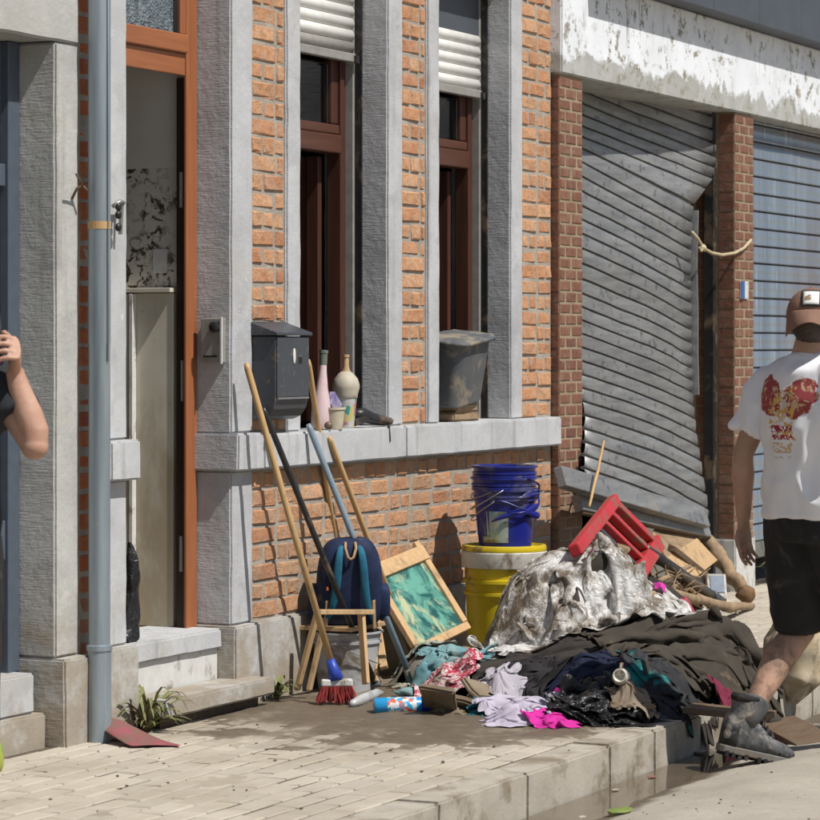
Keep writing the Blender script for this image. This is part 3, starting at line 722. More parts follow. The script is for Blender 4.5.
m.build('bristles', 'red_br', br)
# black stick
bs, a, b = stick('thin black handle leaning in front of the blue backpack', at(263,408,-.07), gr(376,686,.02), .0125, 'black_pl', 'black_pole')
MB().tube([b+Vector((0,0,.03)), b], .017, 10).build('foot_cap', 'bluegrey', bs, smooth=True)
# mop with blue-grey tube
mo, a, b = stick('blue-grey metal mop handle leaning on the window sill', at(308,424,-.07), gr(410,676,.06), .0135, 'bluegrey', 'mop')
d = (b-a).normalized(); MB().tube([b-d*.03, b+d*.02, b+d*.06], [.018,.024,.026], 12).build('socket', plain('teal_socket', (.10,.24,.25), rough=.5, mud=.2), mo, smooth=True)
m = MB()
for i in range(26):
    g = rnd.uniform(0, 6.283); L = rnd.uniform(.10,.20); e = b+d*.05
    f = Vector((e.x+math.cos(g)*L, e.y+math.sin(g)*L*.8-.03, .012+.02*rnd.random()))
    m.tube([e, e.lerp(f,.4)+Vector((0,0,.012)), f], [.006,.008,.006], 5)
M['mopstr'] = cloth('mop_string', (.36,.34,.27), (.22,.20,.15), .4); m.build('mop_strings', 'mopstr', mo, smooth=True)
st1, a, b = stick('pale wooden handle standing closest to the mailbox behind the backpack', at(308,360,-.075), gr(366,640,.16)+Vector((.05,.1,0)), .0125, 'stick', 'wooden_pole')
st2, a, b = stick('pale wooden handle crossing in front of the framed teal picture', at(329,437,-.062), gr(411,650,.10), .0125, 'stick', 'wooden_pole')
# ---- grey bucket
def bucket(name, label, cat, c, rt, rb, h, mat, group=None, handle=True, lid=None, ribs=1, n=40):
    c = Vector(c); th = thing(name, label, cat, c, group)
    pr = [(.001, .012),(rb*.97,.010),(rb,0),(rb*1.0,.006),(rb+(rt-rb)*.8, h*.80)]
    for k in range(ribs):
        z = h*(.80+.055*k); r = rb+(rt-rb)*(z/h); pr += [(r, z),(r+.008, z+.001),(r+.008, z+.011),(r, z+.012)]
    pr += [(rt, h*.965),(rt+.009, h*.97),(rt+.009, h),(rt-.003, h),(rt-.006, h*.96),(rb-.004, .02),(.001,.02)]
    MB().lathe(pr, c, n, cap=False).build('body', mat, th, smooth=True, angle=40)
    if handle:
        pts = [c+Vector((math.cos(x)*(rt+.012), math.sin(x)*(rt+.012)*.99, h*.80-.36*h*math.sin(x-handle))) for x in [handle+math.pi*k/14 for k in range(15)]]
        MB().tube(pts, .0028, 6).build('handle', 'steel', th, smooth=True)
    return th
M['grey_pl'] = plain('pale_grey_plastic', (.40,.41,.42), (.34,.34,.34), sc=8, rough=.45, bst=.06, mud=.45, mudsc=7)
gb = gr(344,690); gb.y = max(gb.y, -.30)
bucket('bucket', 'pale grey bucket standing under the blue backpack', 'bucket', (gb.x+.02, gb.y, 0), .145, .115, .245, 'grey_pl', 'buckets', R(200))
# ---- low wooden stool straddling the bucket
sc_ = Vector((gb.x+.03, gb.y+.03, 0))
sl = thing('wooden_stool', 'small broken wooden folding chair carrying the blue backpack', 'chair', sc_)
def leg(a, b, w_=.032, h=.018): MB().beam(a, b, w_, h, (0,.3,1)).build('leg', 'pale_wood', sl, .003)
for (p1, y1, p2, y2) in (((297,690),-.06,(318,610),-.16),((309,690),-.20,(325,618),-.26),((366,684),-.36,(361,610),-.30),((375,682),-.30,(372,618),-.24),((384,668),-.34,(374,605),-.10)):
    A = at(p1[0],p1[1],y1); A.z = max(A.z, .008); leg(A, at(p2[0],p2[1],y2))
MB().obox(sc_+Vector((0,0,.262)), (.16,0,0), (0,.13,0), (0,0,.009)).build('seat', 'pale_wood', sl, .003)
MB().beam(at(318,612,-.28), at(372,612,-.32), .03, .02).build('crossbar', 'pale_wood', sl, .003)
# ---- backpack
M['bp_navy'] = cloth('navy_nylon', (.016,.028,.075), (.010,.016,.045), .26, .7)
M['bp_teal'] = cloth('petrol_webbing', (.02,.14,.22), (.015,.09,.15), .22, .75)
M['bp_tan'] = cloth('tan_leather', (.42,.27,.15), (.32,.2,.11), .15, .6)
bpc = Vector((gb.x+.005, gb.y-.02, .274)); ang = math.atan2(-.5, -.87)   # faces the camera side
Mx = Matrix.Translation(bpc) @ Matrix.Rotation(ang+R(90), 4, 'Z') @ Matrix.Rotation(R(9), 4, 'X')
bp = thing('backpack', 'blue hiking backpack with teal shoulder straps leaning at the wall', 'backpack', bpc)
def sq(z, rx, ry, n=28, e=.55): 
    f = lambda t: math.copysign(abs(t)**e, t)
    return [Vector((rx*f(math.cos(2*math.pi*k/n)), ry*f(math.sin(2*math.pi*k/n)), z)) for k in range(n)]
rs = [sq(.0,.105,.05), sq(.012,.128,.072), sq(.08,.138,.086), sq(.18,.138,.088), sq(.27,.128,.08), sq(.325,.108,.066), sq(.352,.08,.048), sq(.36,.05,.03)]
m = MB().rings(rs).xf(Mx); m.v = [tuple(Vector(v)+mnoise.noise_vector(Vector(v)*14)*.006) for v in m.v]; m.build('body', 'bp_navy', bp, smooth=True, sub=1)
for s in (-1, 1):
    pts = [(.035*s,-.045,.345),(.045*s,-.082,.325),(.052*s,-.098,.26),(.058*s,-.10,.17),(.075*s,-.096,.08),(.10*s,-.078,.02)]
    m = MB()
    rs = []
    for i, p in enumerate(pts):
        w_ = (.016,.02,.024,.024,.018,.013)[i]; rs.append([Vector(p)+Vector((-w_,0,0)), Vector(p)+Vector((-w_*.6,-.012,0)), Vector(p)+Vector((w_*.6,-.012,0)), Vector(p)+Vector((w_,0,0))])
    m.rings(rs).xf(Mx).build('shoulder_strap', 'bp_teal', bp, smooth=True, sub=1)
    m = MB().rings([sq(.0,.03,.04,16), sq(.02,.036,.05,16), sq(.13,.034,.048,16), sq(.15,.024,.036,16)]).xf(Mx @ Matrix.Translation((.135*s,-.005,.02))); m.build('side_pocket', 'bp_navy', bp, smooth=True, sub=1)
    MB().beam(Mx @ Vector((.095*s,-.092,.12)), Mx @ Vector((.10*s,-.085,.0)), .022, .006, (0,1,.2)).build('lower_webbing', 'bp_tan', bp, .002)
MB().tube([Mx @ Vector(p) for p in ((-.02,-.05,.352),(-.022,-.075,.335),(-.012,-.09,.30),(.0,-.095,.292),(.012,-.09,.30),(.022,-.075,.335),(.02,-.05,.352))], .006, 8).build('grab_loop', 'bp_tan', bp, smooth=True)
MB().obox(Mx @ Vector((-.094,-.09,.17)), (.006,.004,0), (-.002,.003,0), (0,0,.007)).build('logo_tab', plain('orange_tab', (.6,.14,.04)), bp)
# ---- framed picture leaning under the sill
TL, TR_, BR = at(369,574,-.035), at(420,553,-.035), at(466,628,-.33); BL = TL+(BR-TR_)
u = (TR_-TL); v = (BL-TL); nrm = u.cross(v).normalized(); nrm = nrm if nrm.y < 0 else -nrm
pic = thing('framed_picture', 'teal and green picture in a pale wooden frame leaning on the wall', 'picture', BL)
P = lambda a, b, k=0: TL+u*a+v*b+nrm*k
def slab(name, c4, th, mat, par, bev=0):
    m = MB(); m.rings([[p+nrm*th for p in c4], [p-nrm*.004 for p in c4]]); return m.build(name, mat, par, bev)
t = NT('teal_painted_canvas', .4, .4); v3 = t.pos
n1 = t.noise(7, 7, v3, .6, 1.9); c = t.mix(t.step(n1, .40, .60), (.012,.085,.085), (.12,.33,.26))
n2 = t.noise(6, 6, t.scale(v3, (1,1,.6), (3,1,2)), .6, 1.2); c = t.mix(t.step(n2, .52, .62, 0, .9), c, (.45,.46,.27)); c = t.mix(t.step(t.noise(14, 5, v3), .62, .72, 0, .8), c, (.02,.08,.09))
t.col(c); M['canvas'] = t.m
slab('canvas', [P(.04,.1), P(.96,.1), P(.96,.97), P(.04,.97)], .006, 'canvas', pic)
slab('frame_rail', [P(-.04,-.06), P(1.04,-.06), P(1.04,.12), P(-.04,.12)], .024, 'pale_wood', pic, .003)
slab('frame_rail', [P(-.02,.95), P(1.02,.95), P(1.02,1.04), P(-.02,1.04)], .020, 'pale_wood', pic, .003)
slab('frame_stile', [P(.94,.125), P(1.03,.125), P(1.03,.945), P(.94,.945)], .021, 'pale_wood', pic, .003)
slab('frame_stile', [P(-.03,.125), P(.06,.125), P(.06,.945), P(-.03,.945)], .021, 'pale_wood', pic, .003)
MB().obox(P(.98,-.09,.01), u.normalized()*.022, v.normalized()*.016, nrm*.012).build('corner_block', 'pale_wood', pic, .003)
# ---- yellow tub with lid and stacked blue buckets
M['yellow_pl'] = plain('yellow_plastic', (.66,.50,.014), (.55,.41,.012), sc=7, rough=.42, bst=.06, mud=.34, mudsc=9)
M['lid_white'] = plain('dirty_white_plastic', (.60,.58,.53), (.46,.44,.39), sc=12, rough=.45, mud=.36)
M['blue_b'] = plain('deep_blue_plastic', (.012,.02,.22), (.012,.016,.15), sc=7, rough=.32, bst=.05, mud=.36, mudsc=7, mudc=(.13,.125,.15))
yc = Vector((11.98, -.315, 0))
yb = thing('yellow_tub', 'yellow plastic tub with white banded lid below the blue buckets', 'bucket', yc, 'buckets')
MB().lathe([(.001,.01),(.155,.01),(.16,0),(.172,.30),(.182,.302),(.182,.315),(.173,.317),(.175,.355),(.188,.357),(.188,.372),(.177,.374),(.178,.43),(.001,.431)], yc, 44, cap=False).build('body', 'yellow_pl', yb, smooth=True, angle=35)
MB().lathe([(.178,.425),(.192,.425),(.194,.432),(.194,.492),(.19,.497),(.17,.498)], yc, 44, cap=False).build('lid_band', 'lid_white', yb, smooth=True, angle=35)
MB().lathe([(.191,.498),(.193,.508),(.188,.522),(.172,.524),(.165,.512),(.001,.510)], yc, 44, cap=False).build('lid', 'yellow_pl', yb, smooth=True, angle=35)
for k in range(3):
    z0 = .512+.052*k; n_ = ('lowest', 'middle', 'topmost')[k]
    cc = yc+Vector((.012+.006*k*(-1)**k, .004*k, z0))
    th = bucket('blue_bucket', f'deep blue bucket, {n_} of the stack on the yellow tub', 'bucket', cc, .142, .118, .262, 'blue_b', 'buckets', R(5+18*k), ribs=2)
    if k == 0:
        m = MB(); rs = []
        for i in range(9):
            x = R(150+i*7.5); rr = lambda z: .1195+(.142-.118)*(z/.262)
            rs.append([cc+Vector((math.cos(x)*(rr(z)), math.sin(x)*(rr(z)), z)) for z in (.025,.11,.165)])
        m.rings(rs, cap=False, closed=False); m.build('label_sticker', plain('blue_grey_label', (.20,.32,.38), (.36,.38,.34), sc=25, rough=.6, mud=.4, mudsc=14), th, smooth=True)
# torn bin-liner folds wound round the stacked rims
m = MB()
for j in range(6):
    rs = []; x0_, n_ = 178+13*j, 15
    for i in range(n_):
        x = R(x0_+i*9); r_ = .1535+.005*math.sin(i*1.3+j*2)+.004*j/6; hh = (.013+.010*math.sin(i*.7+j*1.9))*math.sin(math.pi*(i+.6)/n_)+.002
        zc = .655+.026*j+.022*math.sin(i*.33+j*1.7)+.05*(i/n_-.5)*(-1)**j; cn = yc+Vector((.012, 0, zc))
        rs.append([cn+Vector((math.cos(x)*(r_+dr), math.sin(x)*(r_+dr), dz)) for dr, dz in ((-.004,-hh),(.003,-hh*.3),(.006,hh*.25),(.0,hh),(-.004,hh*.4))])
    m.rings(rs)
tag(m.build('plastic_wrap', 'blue_b', smooth=True, sub=1), 'twisted blue plastic strips wound round the bucket stack', 'plastic wrap')

# ============================================================ ON THE SILL
SZ = 1.0665
def on(px, Y): p = at(px, 345, Y); return Vector((p.x, Y, SZ))
c = on(334, -.02); tb = thing('cream_tub', 'small cream plastic tub on the window sill', 'tub', c)
MB().lathe([(.001,0),(.036,0),(.046,.082),(.05,.083),(.05,.092),(.044,.092),(.035,.006),(.001,.006)], c, 28, cap=False).build('body', plain('cream_plastic', (.58,.51,.38), rough=.5, mud=.15), tb, smooth=True, angle=35)
c = on(334, .0)+Vector((0,.0,.093)); 
tag(MB().obox((0,0,0), (.045,0,0), (0,.012,0), (0,0,.032)).xf(Matrix.Translation(c+Vector((.0,0,.012))) @ Matrix.Rotation(R(38),4,'Y')).build('purple_carton', plain('purple_card', (.10,.06,.24), (.45,.42,.5), sc=18, rough=.5), bevel=.002), 'purple and white carton sticking out of the cream tub', 'carton')
c = on(320, .02); bt = thing('pink_bottle', 'tall narrow bottle with pale pink contents behind the cream tub', 'bottle', c)
Mt = Matrix.Translation(c) @ Matrix.Rotation(R(6),4,'Y')
MB().lathe([(.001,0),(.036,0),(.04,.01),(.04,.10),(.026,.17),(.017,.24),(.015,.275),(.001,.276)], (0,0,0), 24, cap=False).xf(Mt).build('body', plain('pale_pink_glass', (.62,.42,.45), (.6,.5,.48), rough=.25, mud=.15), bt, smooth=True, angle=40)
MB().lathe([(.0155,.27),(.017,.275),(.0165,.318),(.019,.32),(.019,.333),(.001,.334)], (0,0,0), 24).xf(Mt).build('neck', plain('dusty_green_glass', (.16,.18,.15), rough=.2), bt, smooth=True, angle=40)
c = on(346, .015); vb = thing('ornamental_bottle', 'pear-shaped ornamental bottle with coloured bands and a beige neck on the sill', 'bottle', c)
MB().lathe([(.001,0),(.032,0),(.034,.006),(.046,.125)], c, 28, cap=False).build('base', None, vb, smooth=True)
t = NT('patchwork_glaze', .4, .4); o_ = t.obj(); c1 = t.voro(34, o_, 'F1', 'Color')
sx = t.xyz(c1); cc = t.mix(t.step(sx[0], .3, .32), (.06,.30,.24), (.45,.20,.22)); cc = t.mix(t.step(sx[1], .6, .62), cc, (.55,.47,.20)); cc = t.mix(t.step(sx[2], .65, .67), cc, (.50,.50,.48)); t.col(cc)
bpy.data.objects['base'].data.materials.append(t.m)
MB().lathe([(.046,.125),(.05,.13),(.05,.14),(.058,.17),(.058,.185),(.05,.21),(.032,.232),(.018,.242),(.001,.243)], c, 28, cap=False).build('bulb', plain('sandy_glaze', (.50,.43,.33), (.38,.36,.30), sc=30, rough=.6, mud=.2), vb, smooth=True)
MB().lathe([(.02,.240),(.013,.26),(.012,.30),(.015,.302),(.015,.312),(.001,.313)], c, 20).build('neck', plain('beige_cork', (.50,.33,.18), rough=.7), vb, smooth=True, angle=40)
c = on(371, .0); tl = thing('black_tool', 'black hand tool lying at the edge of the window sill', 'tool', c)
a, b = at(353,417,.02), at(391,427,-.05); a.z = SZ+.055; b.z = SZ+.02
m = MB().tube([a, a.lerp(b,.2)+Vector((0,0,.008)), a.lerp(b,.5), a.lerp(b,.8), b], [.02,.03,.024,.02,.016], 10).jitter(.003, 4); m.build('body', 'black_pl', tl, smooth=True)
MB().obox(a.lerp(b,.12)+Vector((0,0,-.02)), (.05,-.01,.01), (.01,.03,0), (0,0,.016)).build('grip', 'black_pl', tl, .006)
MB().beam(b+Vector((-.035,-.006,-.01)), b+Vector((-.03,-.01,-.085)), .008, .008, (1,0,0)).build('hanging_strap', 'black_pl', tl, .001)
tag(MB().ball(on(328.5,-.045)+Vector((0,0,.018)), .018, .018, .018).build('black_ball', 'black_pl', smooth=True), 'small black ball in front of the cream tub', 'ball')
# muddy planter in the right window on two bricks
pc = at(452, 400, .07); pl = thing('muddy_tub', 'dark rubber tub caked with mud tilted in the right window', 'tub', pc)
M['rubber_mud'] = plain('mud_caked_rubber', (.075,.085,.10), (.12,.12,.115), sc=10, rough=.75, bst=.3, mud=.42, mudsc=8, mudc=(.26,.22,.16))
Mt = Matrix.Translation((12.25, .06, 1.152)) @ Matrix.Rotation(R(-6),4,'Y') @ Matrix.Rotation(R(8),4,'X')
MB().rings([sq(0,.155,.075,32,.45), sq(.01,.165,.085,32,.45), sq(.28,.185,.10,32,.45), sq(.30,.188,.103,32,.45), sq(.295,.17,.09,32,.45), sq(.05,.15,.07,32,.45)]).xf(Mt).build('body', 'rubber_mud', pl, smooth=True, angle=40)
MB().rings([sq(.292,.189,.104,32,.45), sq(.295,.21,.125,32,.45), sq(.312,.21,.125,32,.45), sq(.316,.188,.10,32,.45)]).jitter(.004,5).xf(Mt).build('rim', 'rubber_mud', pl, smooth=True)
for k in range(2):
    tag(grid_box(12.13+.03*k, 12.42-.02*k, .0, .10, SZ+.001+.042*k, SZ+.041+.042*k, .003, 60+k).build('loose_brick', 'log', smooth=True, angle=40), f'thin muddy slab, {"lower" if k == 0 else "upper"} of two under the dark tub in the window', 'slab', 'slabs on the sill')

# ============================================================ BY THE DOOR
c = gr(130,748); M['pink_pl'] = plain('faded_red_plastic', (.30,.085,.095), (.22,.065,.075), sc=12, rough=.6, mud=.5, mudsc=12)
dp = thing('dustpan', 'muddy faded red dustpan lying by the foot of the downpipe', 'dustpan', (8.95,-.22,0))
m = MB(); rs = []
A, Bq = gr(108,738), gr(156,748)
for i in range(9):
    f = i/8; p = A.lerp(Bq, f); h = .075*math.sin(math.pi*(1-f)*.55)**1.5+.006
    rs.append([p+Vector((-.05,.07,h*.6)), p+Vector((-.02,.05,h)), p+Vector((.02,.0,h*.9)), p+Vector((.045,-.055,h*.35)), p+Vector((.055,-.08,.004))])
m.rings(rs, cap=False, closed=False).build('pan', 'pink_pl', dp, smooth=True, solid=.005, sub=1)
MB().tube([A+Vector((-.03,.05,.01)), A+Vector((-.02,.04,.07)), A+Vector((.01,.03,.075))], [.012,.014,.010], 10).build('handle', 'pink_pl', dp, smooth=True)
bg_ = Vector((9.345, .07, .309))
m = MB().rings([MB().ell(z, .03*math.sin(z*9), .02*math.cos(z*7), r_*1.1, r_, 18) for z, r_ in [(zz*.72, rr) for zz, rr in ((0,.05),(.02,.06),(.07,.05),(.12,.058),(.17,.046),(.22,.05),(.27,.036),(.32,.04),(.38,.026),(.45,.018),(.5,.012),(.53,.004))]])
m.v = [tuple(Vector(v)+mnoise.noise_vector(Vector(v)*24)*.026+mnoise.noise_vector(Vector(v)*55)*.012+bg_) for v in m.v]
tag(m.build('rubbish_bag', plastic_sheet('black_bin_liner', (.012,.012,.013), (.02,.02,.022), .05), smooth=True, sub=2), 'crumpled black bag standing in the open doorway', 'bag')
def weed(label, c, n, L, seed):
    q = random.Random(seed); c = Vector(c); th = thing('weed', label, 'plant', c, 'weeds growing at the foot of the wall')
    mg = (plain('weed_leaf_%d' % seed, (.12,.155,.045), (.24,.22,.10), sc=40, rough=.6, mud=.3))
    for i in range(n):
        g = q.uniform(0, 6.283); l = L*q.uniform(.5, 1); up = q.uniform(.7, 2.3); w_ = q.uniform(.004, .011)
        side = Vector((-math.sin(g), math.cos(g), 0)); m = MB()
        for k in range(6):
            f = k/5; p = c+Vector((math.cos(g)*l*f, math.sin(g)*l*f*.7, max(.004, l*up*(f-.75*f*f))))+Vector((q.uniform(-.02,.02) if k == 0 else 0, 0, 0))
            ww = w_*math.sin(math.pi*(.12+.86*f)); m.v += [tuple(p-side*ww+Vector((0,0,ww*.4))), tuple(p), tuple(p+side*ww+Vector((0,0,ww*.4)))]
        for k in range(5):
            for s in (0,1): a = 3*k+s; m.f.append((a, a+1, a+4, a+3))
        m.build('leaf', mg, th, smooth=True)
weed('leafy green weed between the downpipe foot and the doorstep', (9.215,-.10,0), 70, .24, 5)
weed('low grassy weed at the foot of the wall right of the doorstep', (10.26,-.075,0), 44, .14, 6)
weed('sparse weed sprouting beneath the closed right garage shutter', (16.75,-.10,0), 50, .4, 8)
p = gr(-14,772); tag(MB().lathe([(.001,0),(.05,0),(.058,.02),(.06,.06),(.05,.095),(.02,.11),(.001,.112)], p, 24).build('green_ball', plain('yellow_green_plastic', (.50,.48,.08), (.14,.25,.06), sc=14, rough=.4), smooth=True), 'yellow-green round container at the left edge of the sidewalk', 'container')

# ============================================================ THE HEAP: cloth settled on a height field
HX0, HY0, HD = 9.7, -2.3, .02
HN = (int((15.6-HX0)/HD), int((.0-HY0)/HD))
gx = HX0+HD*np.arange(HN[0])[:,None]; gy = HY0+HD*np.arange(HN[1])[None,:]
HF = np.where(gy > KY, 0.0, -.13)+0*gx
def mound(cx, cy, rx, ry, h, p=2.2):
    d = (np.abs((gx-cx)/rx)**p+np.abs((gy-cy)/ry)**p); global HF
    HF = np.maximum(HF, np.where(d < 1, h*np.sqrt(np.clip(1-d, 0, 1)), -9))
mound(11.50,-.84,.38,.36,.52); mound(11.28,-1.40,.34,.30,.24); mound(10.75,-.95,.40,.35,.15); mound(10.75,-1.38,.45,.28,.17); mound(11.0,-1.15,.36,.3,.22)
mound(12.45,-.72,.42,.34,.33); mound(13.25,-.45,.75,.26,.22); mound(10.95,-.52,.25,.2,.16); mound(11.9,-1.2,.3,.25,.16); mound(14.4,-.30,.5,.15,.10)
def hs(x, y):
    fx = np.clip((x-HX0)/HD, 0, HN[0]-1.01); fy = np.clip((y-HY0)/HD, 0, HN[1]-1.01); i = fx.astype(int); j = fy.astype(int); a = fx-i; b = fy-j
    return HF[i,j]*(1-a)*(1-b)+HF[i+1,j]*a*(1-b)+HF[i,j+1]*(1-a)*b+HF[i+1,j+1]*a*b
def pull(A, Bq, L, k=1.0):
    d = Bq-A; l = np.sqrt((d*d).sum(-1))[...,None]+1e-9; c = d*((l-L)/l)*.5*k; A += c; Bq -= c
def drape(label, cat, name, c, w_, l_, rot, comp, mat, seed, n=40, fold=.05, freq=4.0, steps=20, thick=.0025, zoff=.05, bend=.08, lump=0.0, ridge=.004, rf=(12, 5.0), soft=False, lam=.15, wob=2.0, cv=None, amp=1.0):
    global HF
    if lump:
        lr = .36*comp*(w_+l_)*.5; i0, i1 = [int(np.clip((c[0]-HX0+s_*lr*1.3)/HD, 0, HN[0]-1)) for s_ in (-1,1)]; j0, j1 = [int(np.clip((c[1]-HY0+s_*lr)/HD, 0, HN[1]-1)) for s_ in (-1,1)]
        h0 = float(hs(np.array([c[0]]), np.array([c[1]]))[0])
        for i in range(i0, i1):
            for j in range(j0, j1):
                X_, Y_ = HX0+HD*i, HY0+HD*j; d_ = math.hypot((X_-c[0])/(lr*1.3), (Y_-c[1])/lr)
                if d_ < 1: HF[i,j] = max(HF[i,j], HF[i,j]*.35+h0*.65*(1-d_*d_)+lump*(1-d_**3)*(.45+1.2*abs(mnoise.noise(Vector((X_*11+seed, Y_*11, seed*.7))))))
    m_ = max(10, int(n*l_/w_)); q = np.random.default_rng(seed)
    U, V = np.meshgrid(np.linspace(-.5,.5,n)*w_, np.linspace(-.5,.5,m_)*l_, indexing='ij'); dx = w_/(n-1); dy = l_/(m_-1)
    off = Vector((seed*1.7, seed*.9, 0))
    N = np.array([[tuple(mnoise.noise_vector(Vector((u*freq, v*freq, 0))+off)) for u, v in zip(ru, rv)] for ru, rv in zip(U, V)])
    # sheet laid in leaning S-shaped pleats: its true length is kept, so the folds stay when it slumps
    cv = cv or (.45+comp)/1.6; ph = 2*math.pi*U/lam+wob*(N[...,0]*2.2+N[...,1]*1.2)+V*q.uniform(-3, 3); fl = lam*comp; A_ = .62*amp*math.sqrt(max(0, (lam*.5)**2-(fl*.5)**2))
    vary = .75+.6*N[...,2]
    x = U*comp+.16*lam*np.sin(2*ph)*vary+N[...,1]*fold*.5; y = V*cv+N[...,1]*fold*1.0+.35*A_*np.sin(ph*.5+V*9); cr, sr = math.cos(rot), math.sin(rot)
    P = np.stack([c[0]+cr*x-sr*y, c[1]+sr*x+cr*y, 0*x], -1)
    P[...,2] = hs(P[...,0], P[...,1])*.85+hs(P[...,0], P[...,1]).max()*.15+zoff*.4+A_*(1+np.cos(ph))*vary*1.1+np.abs(N[...,2])*fold*.8
    Vl = np.zeros_like(P); dt = .018
    ln = lambda a, b: np.sqrt(((b-a)**2).sum(-1))[...,None]*1.02
    LU, LV, LD1, LD2, LB1, LB2 = ln(P[:-1], P[1:]), ln(P[:,:-1], P[:,1:]), ln(P[:-1,:-1], P[1:,1:]), ln(P[:-1,1:], P[1:,:-1]), ln(P[:-2], P[2:]), ln(P[:,:-2], P[:,2:])
    for s in range(steps):
        old = P.copy(); Vl[...,2] -= 9.8*dt; P += Vl*dt
        for it in range(9):
            for o_ in (0,1):
                e = (n-1-o_)//2*2+o_
                pull(P[o_:e:2], P[o_+1:e+1:2], LU[o_:e:2]); e = (m_-1-o_)//2*2+o_
                pull(P[:,o_:e:2], P[:,o_+1:e+1:2], LV[:,o_:e:2])
            if it % 3 == 0:
                dd = math.hypot(dx, dy)
                for o_ in (0,1):
                    e = (n-1-o_)//2*2+o_; pull(P[o_:e:2,:-1], P[o_+1:e+1:2,1:], LD1[o_:e:2], .5); pull(P[o_:e:2,1:], P[o_+1:e+1:2,:-1], LD2[o_:e:2], .5)
                for o_ in (0,1,2,3):
                    k = (n-2-o_+3)//4
                    if k > 0: pull(P[o_:o_+4*k:4][:k], P[o_+2:o_+2+4*k:4][:k], LB1[o_:o_+4*k:4][:k], bend)
                    k = (m_-2-o_+3)//4
                    if k > 0: pull(P[:,o_:o_+4*k:4][:,:k], P[:,o_+2:o_+2+4*k:4][:,:k], LB2[:,o_:o_+4*k:4][:,:k], bend)
            H = hs(P[...,0], P[...,1])+.006; hit = P[...,2] < H
            P[...,2] = np.where(hit, H, P[...,2])
            for k in (0,1): P[...,k] = np.where(hit, old[...,k]+(P[...,k]-old[...,k])*.08, P[...,k])
        Vl = (P-old)/dt*.93; sp = np.sqrt((Vl*Vl).sum(-1))[...,None]; Vl *= np.minimum(1, 2.5/(sp+1e-6))
    # long soft folds along the weave
    if ridge:
        gu = np.gradient(P, axis=0); gv = np.gradient(P, axis=1); nn_ = np.cross(gu, gv); nn_ /= np.sqrt((nn_*nn_).sum(-1))[...,None]+1e-9
        nn_ *= np.where(nn_[...,2:3] < 0, -1, 1)
        fs = (lambda p: (2.6*abs(mnoise.noise(p+mnoise.noise_vector(p*.5)*.7))-.6)+.25*mnoise.noise(p*2.7)) if soft else None
        fs = fs or (lambda p: 1.5*abs(mnoise.noise(p+mnoise.noise_vector(p*.5)*.7))-1.5*abs(mnoise.noise(p*1.7+mnoise.noise_vector(p*.8)*.8))+.2*mnoise.noise(p*3.3))
        K = np.array([[fs(Vector((u*rf[0]+seed, v*rf[1], seed*.37))) for u, v in zip(ru, rv)] for ru, rv in zip(U, V)])
        P = P+nn_*(ridge*K)[...,None]; P[...,2] = np.maximum(P[...,2], hs(P[...,0], P[...,1])+.004)
    # keep lowest layers off each other
    for ox in (0,.5):
        for oy in (0,.5):
            Q = P[:-1,:-1]*(1-ox)*(1-oy)+P[1:,:-1]*ox*(1-oy)+P[:-1,1:]*(1-ox)*oy+P[1:,1:]*ox*oy
            i = np.clip(((Q[...,0]-HX0)/HD+.5).astype(int), 0, HN[0]-1); j = np.clip(((Q[...,1]-HY0)/HD+.5).astype(int), 0, HN[1]-1)
            np.maximum.at(HF, (i.ravel(), j.ravel()), Q[...,2].ravel()+.004)
    mb = MB(); mb.v = [tuple(p) for p in P.reshape(-1,3)]
    for i in range(n-1):
        for j in range(m_-1): a = i*m_+j; mb.f.append((a, a+m_, a+m_+1, a+1))
    o = mb.build(name, mat, smooth=True, solid=thick, sub=1)
    return tag(o, label, cat, 'things in the flood rubbish heap')
CL = lambda *a, **k: cloth('cloth_%d' % len(bpy.data.materials), *a, **k)
PS = lambda *a, **k: plastic_sheet('sheet_%d' % len(bpy.data.materials), *a, **k)
brown = CL((.085,.065,.045), (.055,.042,.03), .35)
dark = CL((.03,.026,.024), (.05,.042,.035), .3)
# lower layers
drape('dark muddy sheet spread under the middle of the heap', 'sheet', 'sheet', (11.9,-1.0), 1.7, 1.2, .2, .92, dark, 1, 46)
drape('dark brown muddy cloth along the garage front behind the plastic bag', 'cloth', 'muddy_cloth', (13.3,-.45), 1.9, .8, .03, .80, brown, 2, 60)
drape('black muddy garment at the front bottom of the heap', 'clothing', 'garment', (10.75,-1.15), 1.0, 1.0, .4, .85, dark, 3, 44)
drape('grey-brown wet cloth beneath the framed picture', 'cloth', 'muddy_cloth', (10.98,-.52), .7, .6, .9, .8, CL((.16,.14,.11), (.22,.20,.165), .35), 4, 36)
drape('dark cloth hanging over the kerb in front of the blanket', 'cloth', 'muddy_cloth', (10.72,-1.60), .6, .5, .1, .6, dark, 5, 40)
drape('black muddy rags lying behind the blanket', 'rag', 'rags', (12.1,-1.25), 1.0, .8, .3, .8, brown, 19, 40)
# brown blanket
bl = CL((.062,.052,.040), (.042,.035,.027), .10, .9, bsc=260, bst=.5)
drape('dark brown blanket corner flopped behind the heap', 'blanket', 'blanket', (11.62,-1.40), .8, .6, .2, .6, bl, 14, 44, fold=.06, freq=6, thick=.006, lam=.2)
drape('heavy dark brown blanket in deep folds at the right end of the heap', 'blanket', 'blanket', (11.22,-1.43), 1.7, 1.3, .95, .50, bl, 13, 92, fold=.07, freq=4.0, bend=.16, thick=.005, lam=.19, wob=1.1, cv=.62, amp=1.35)
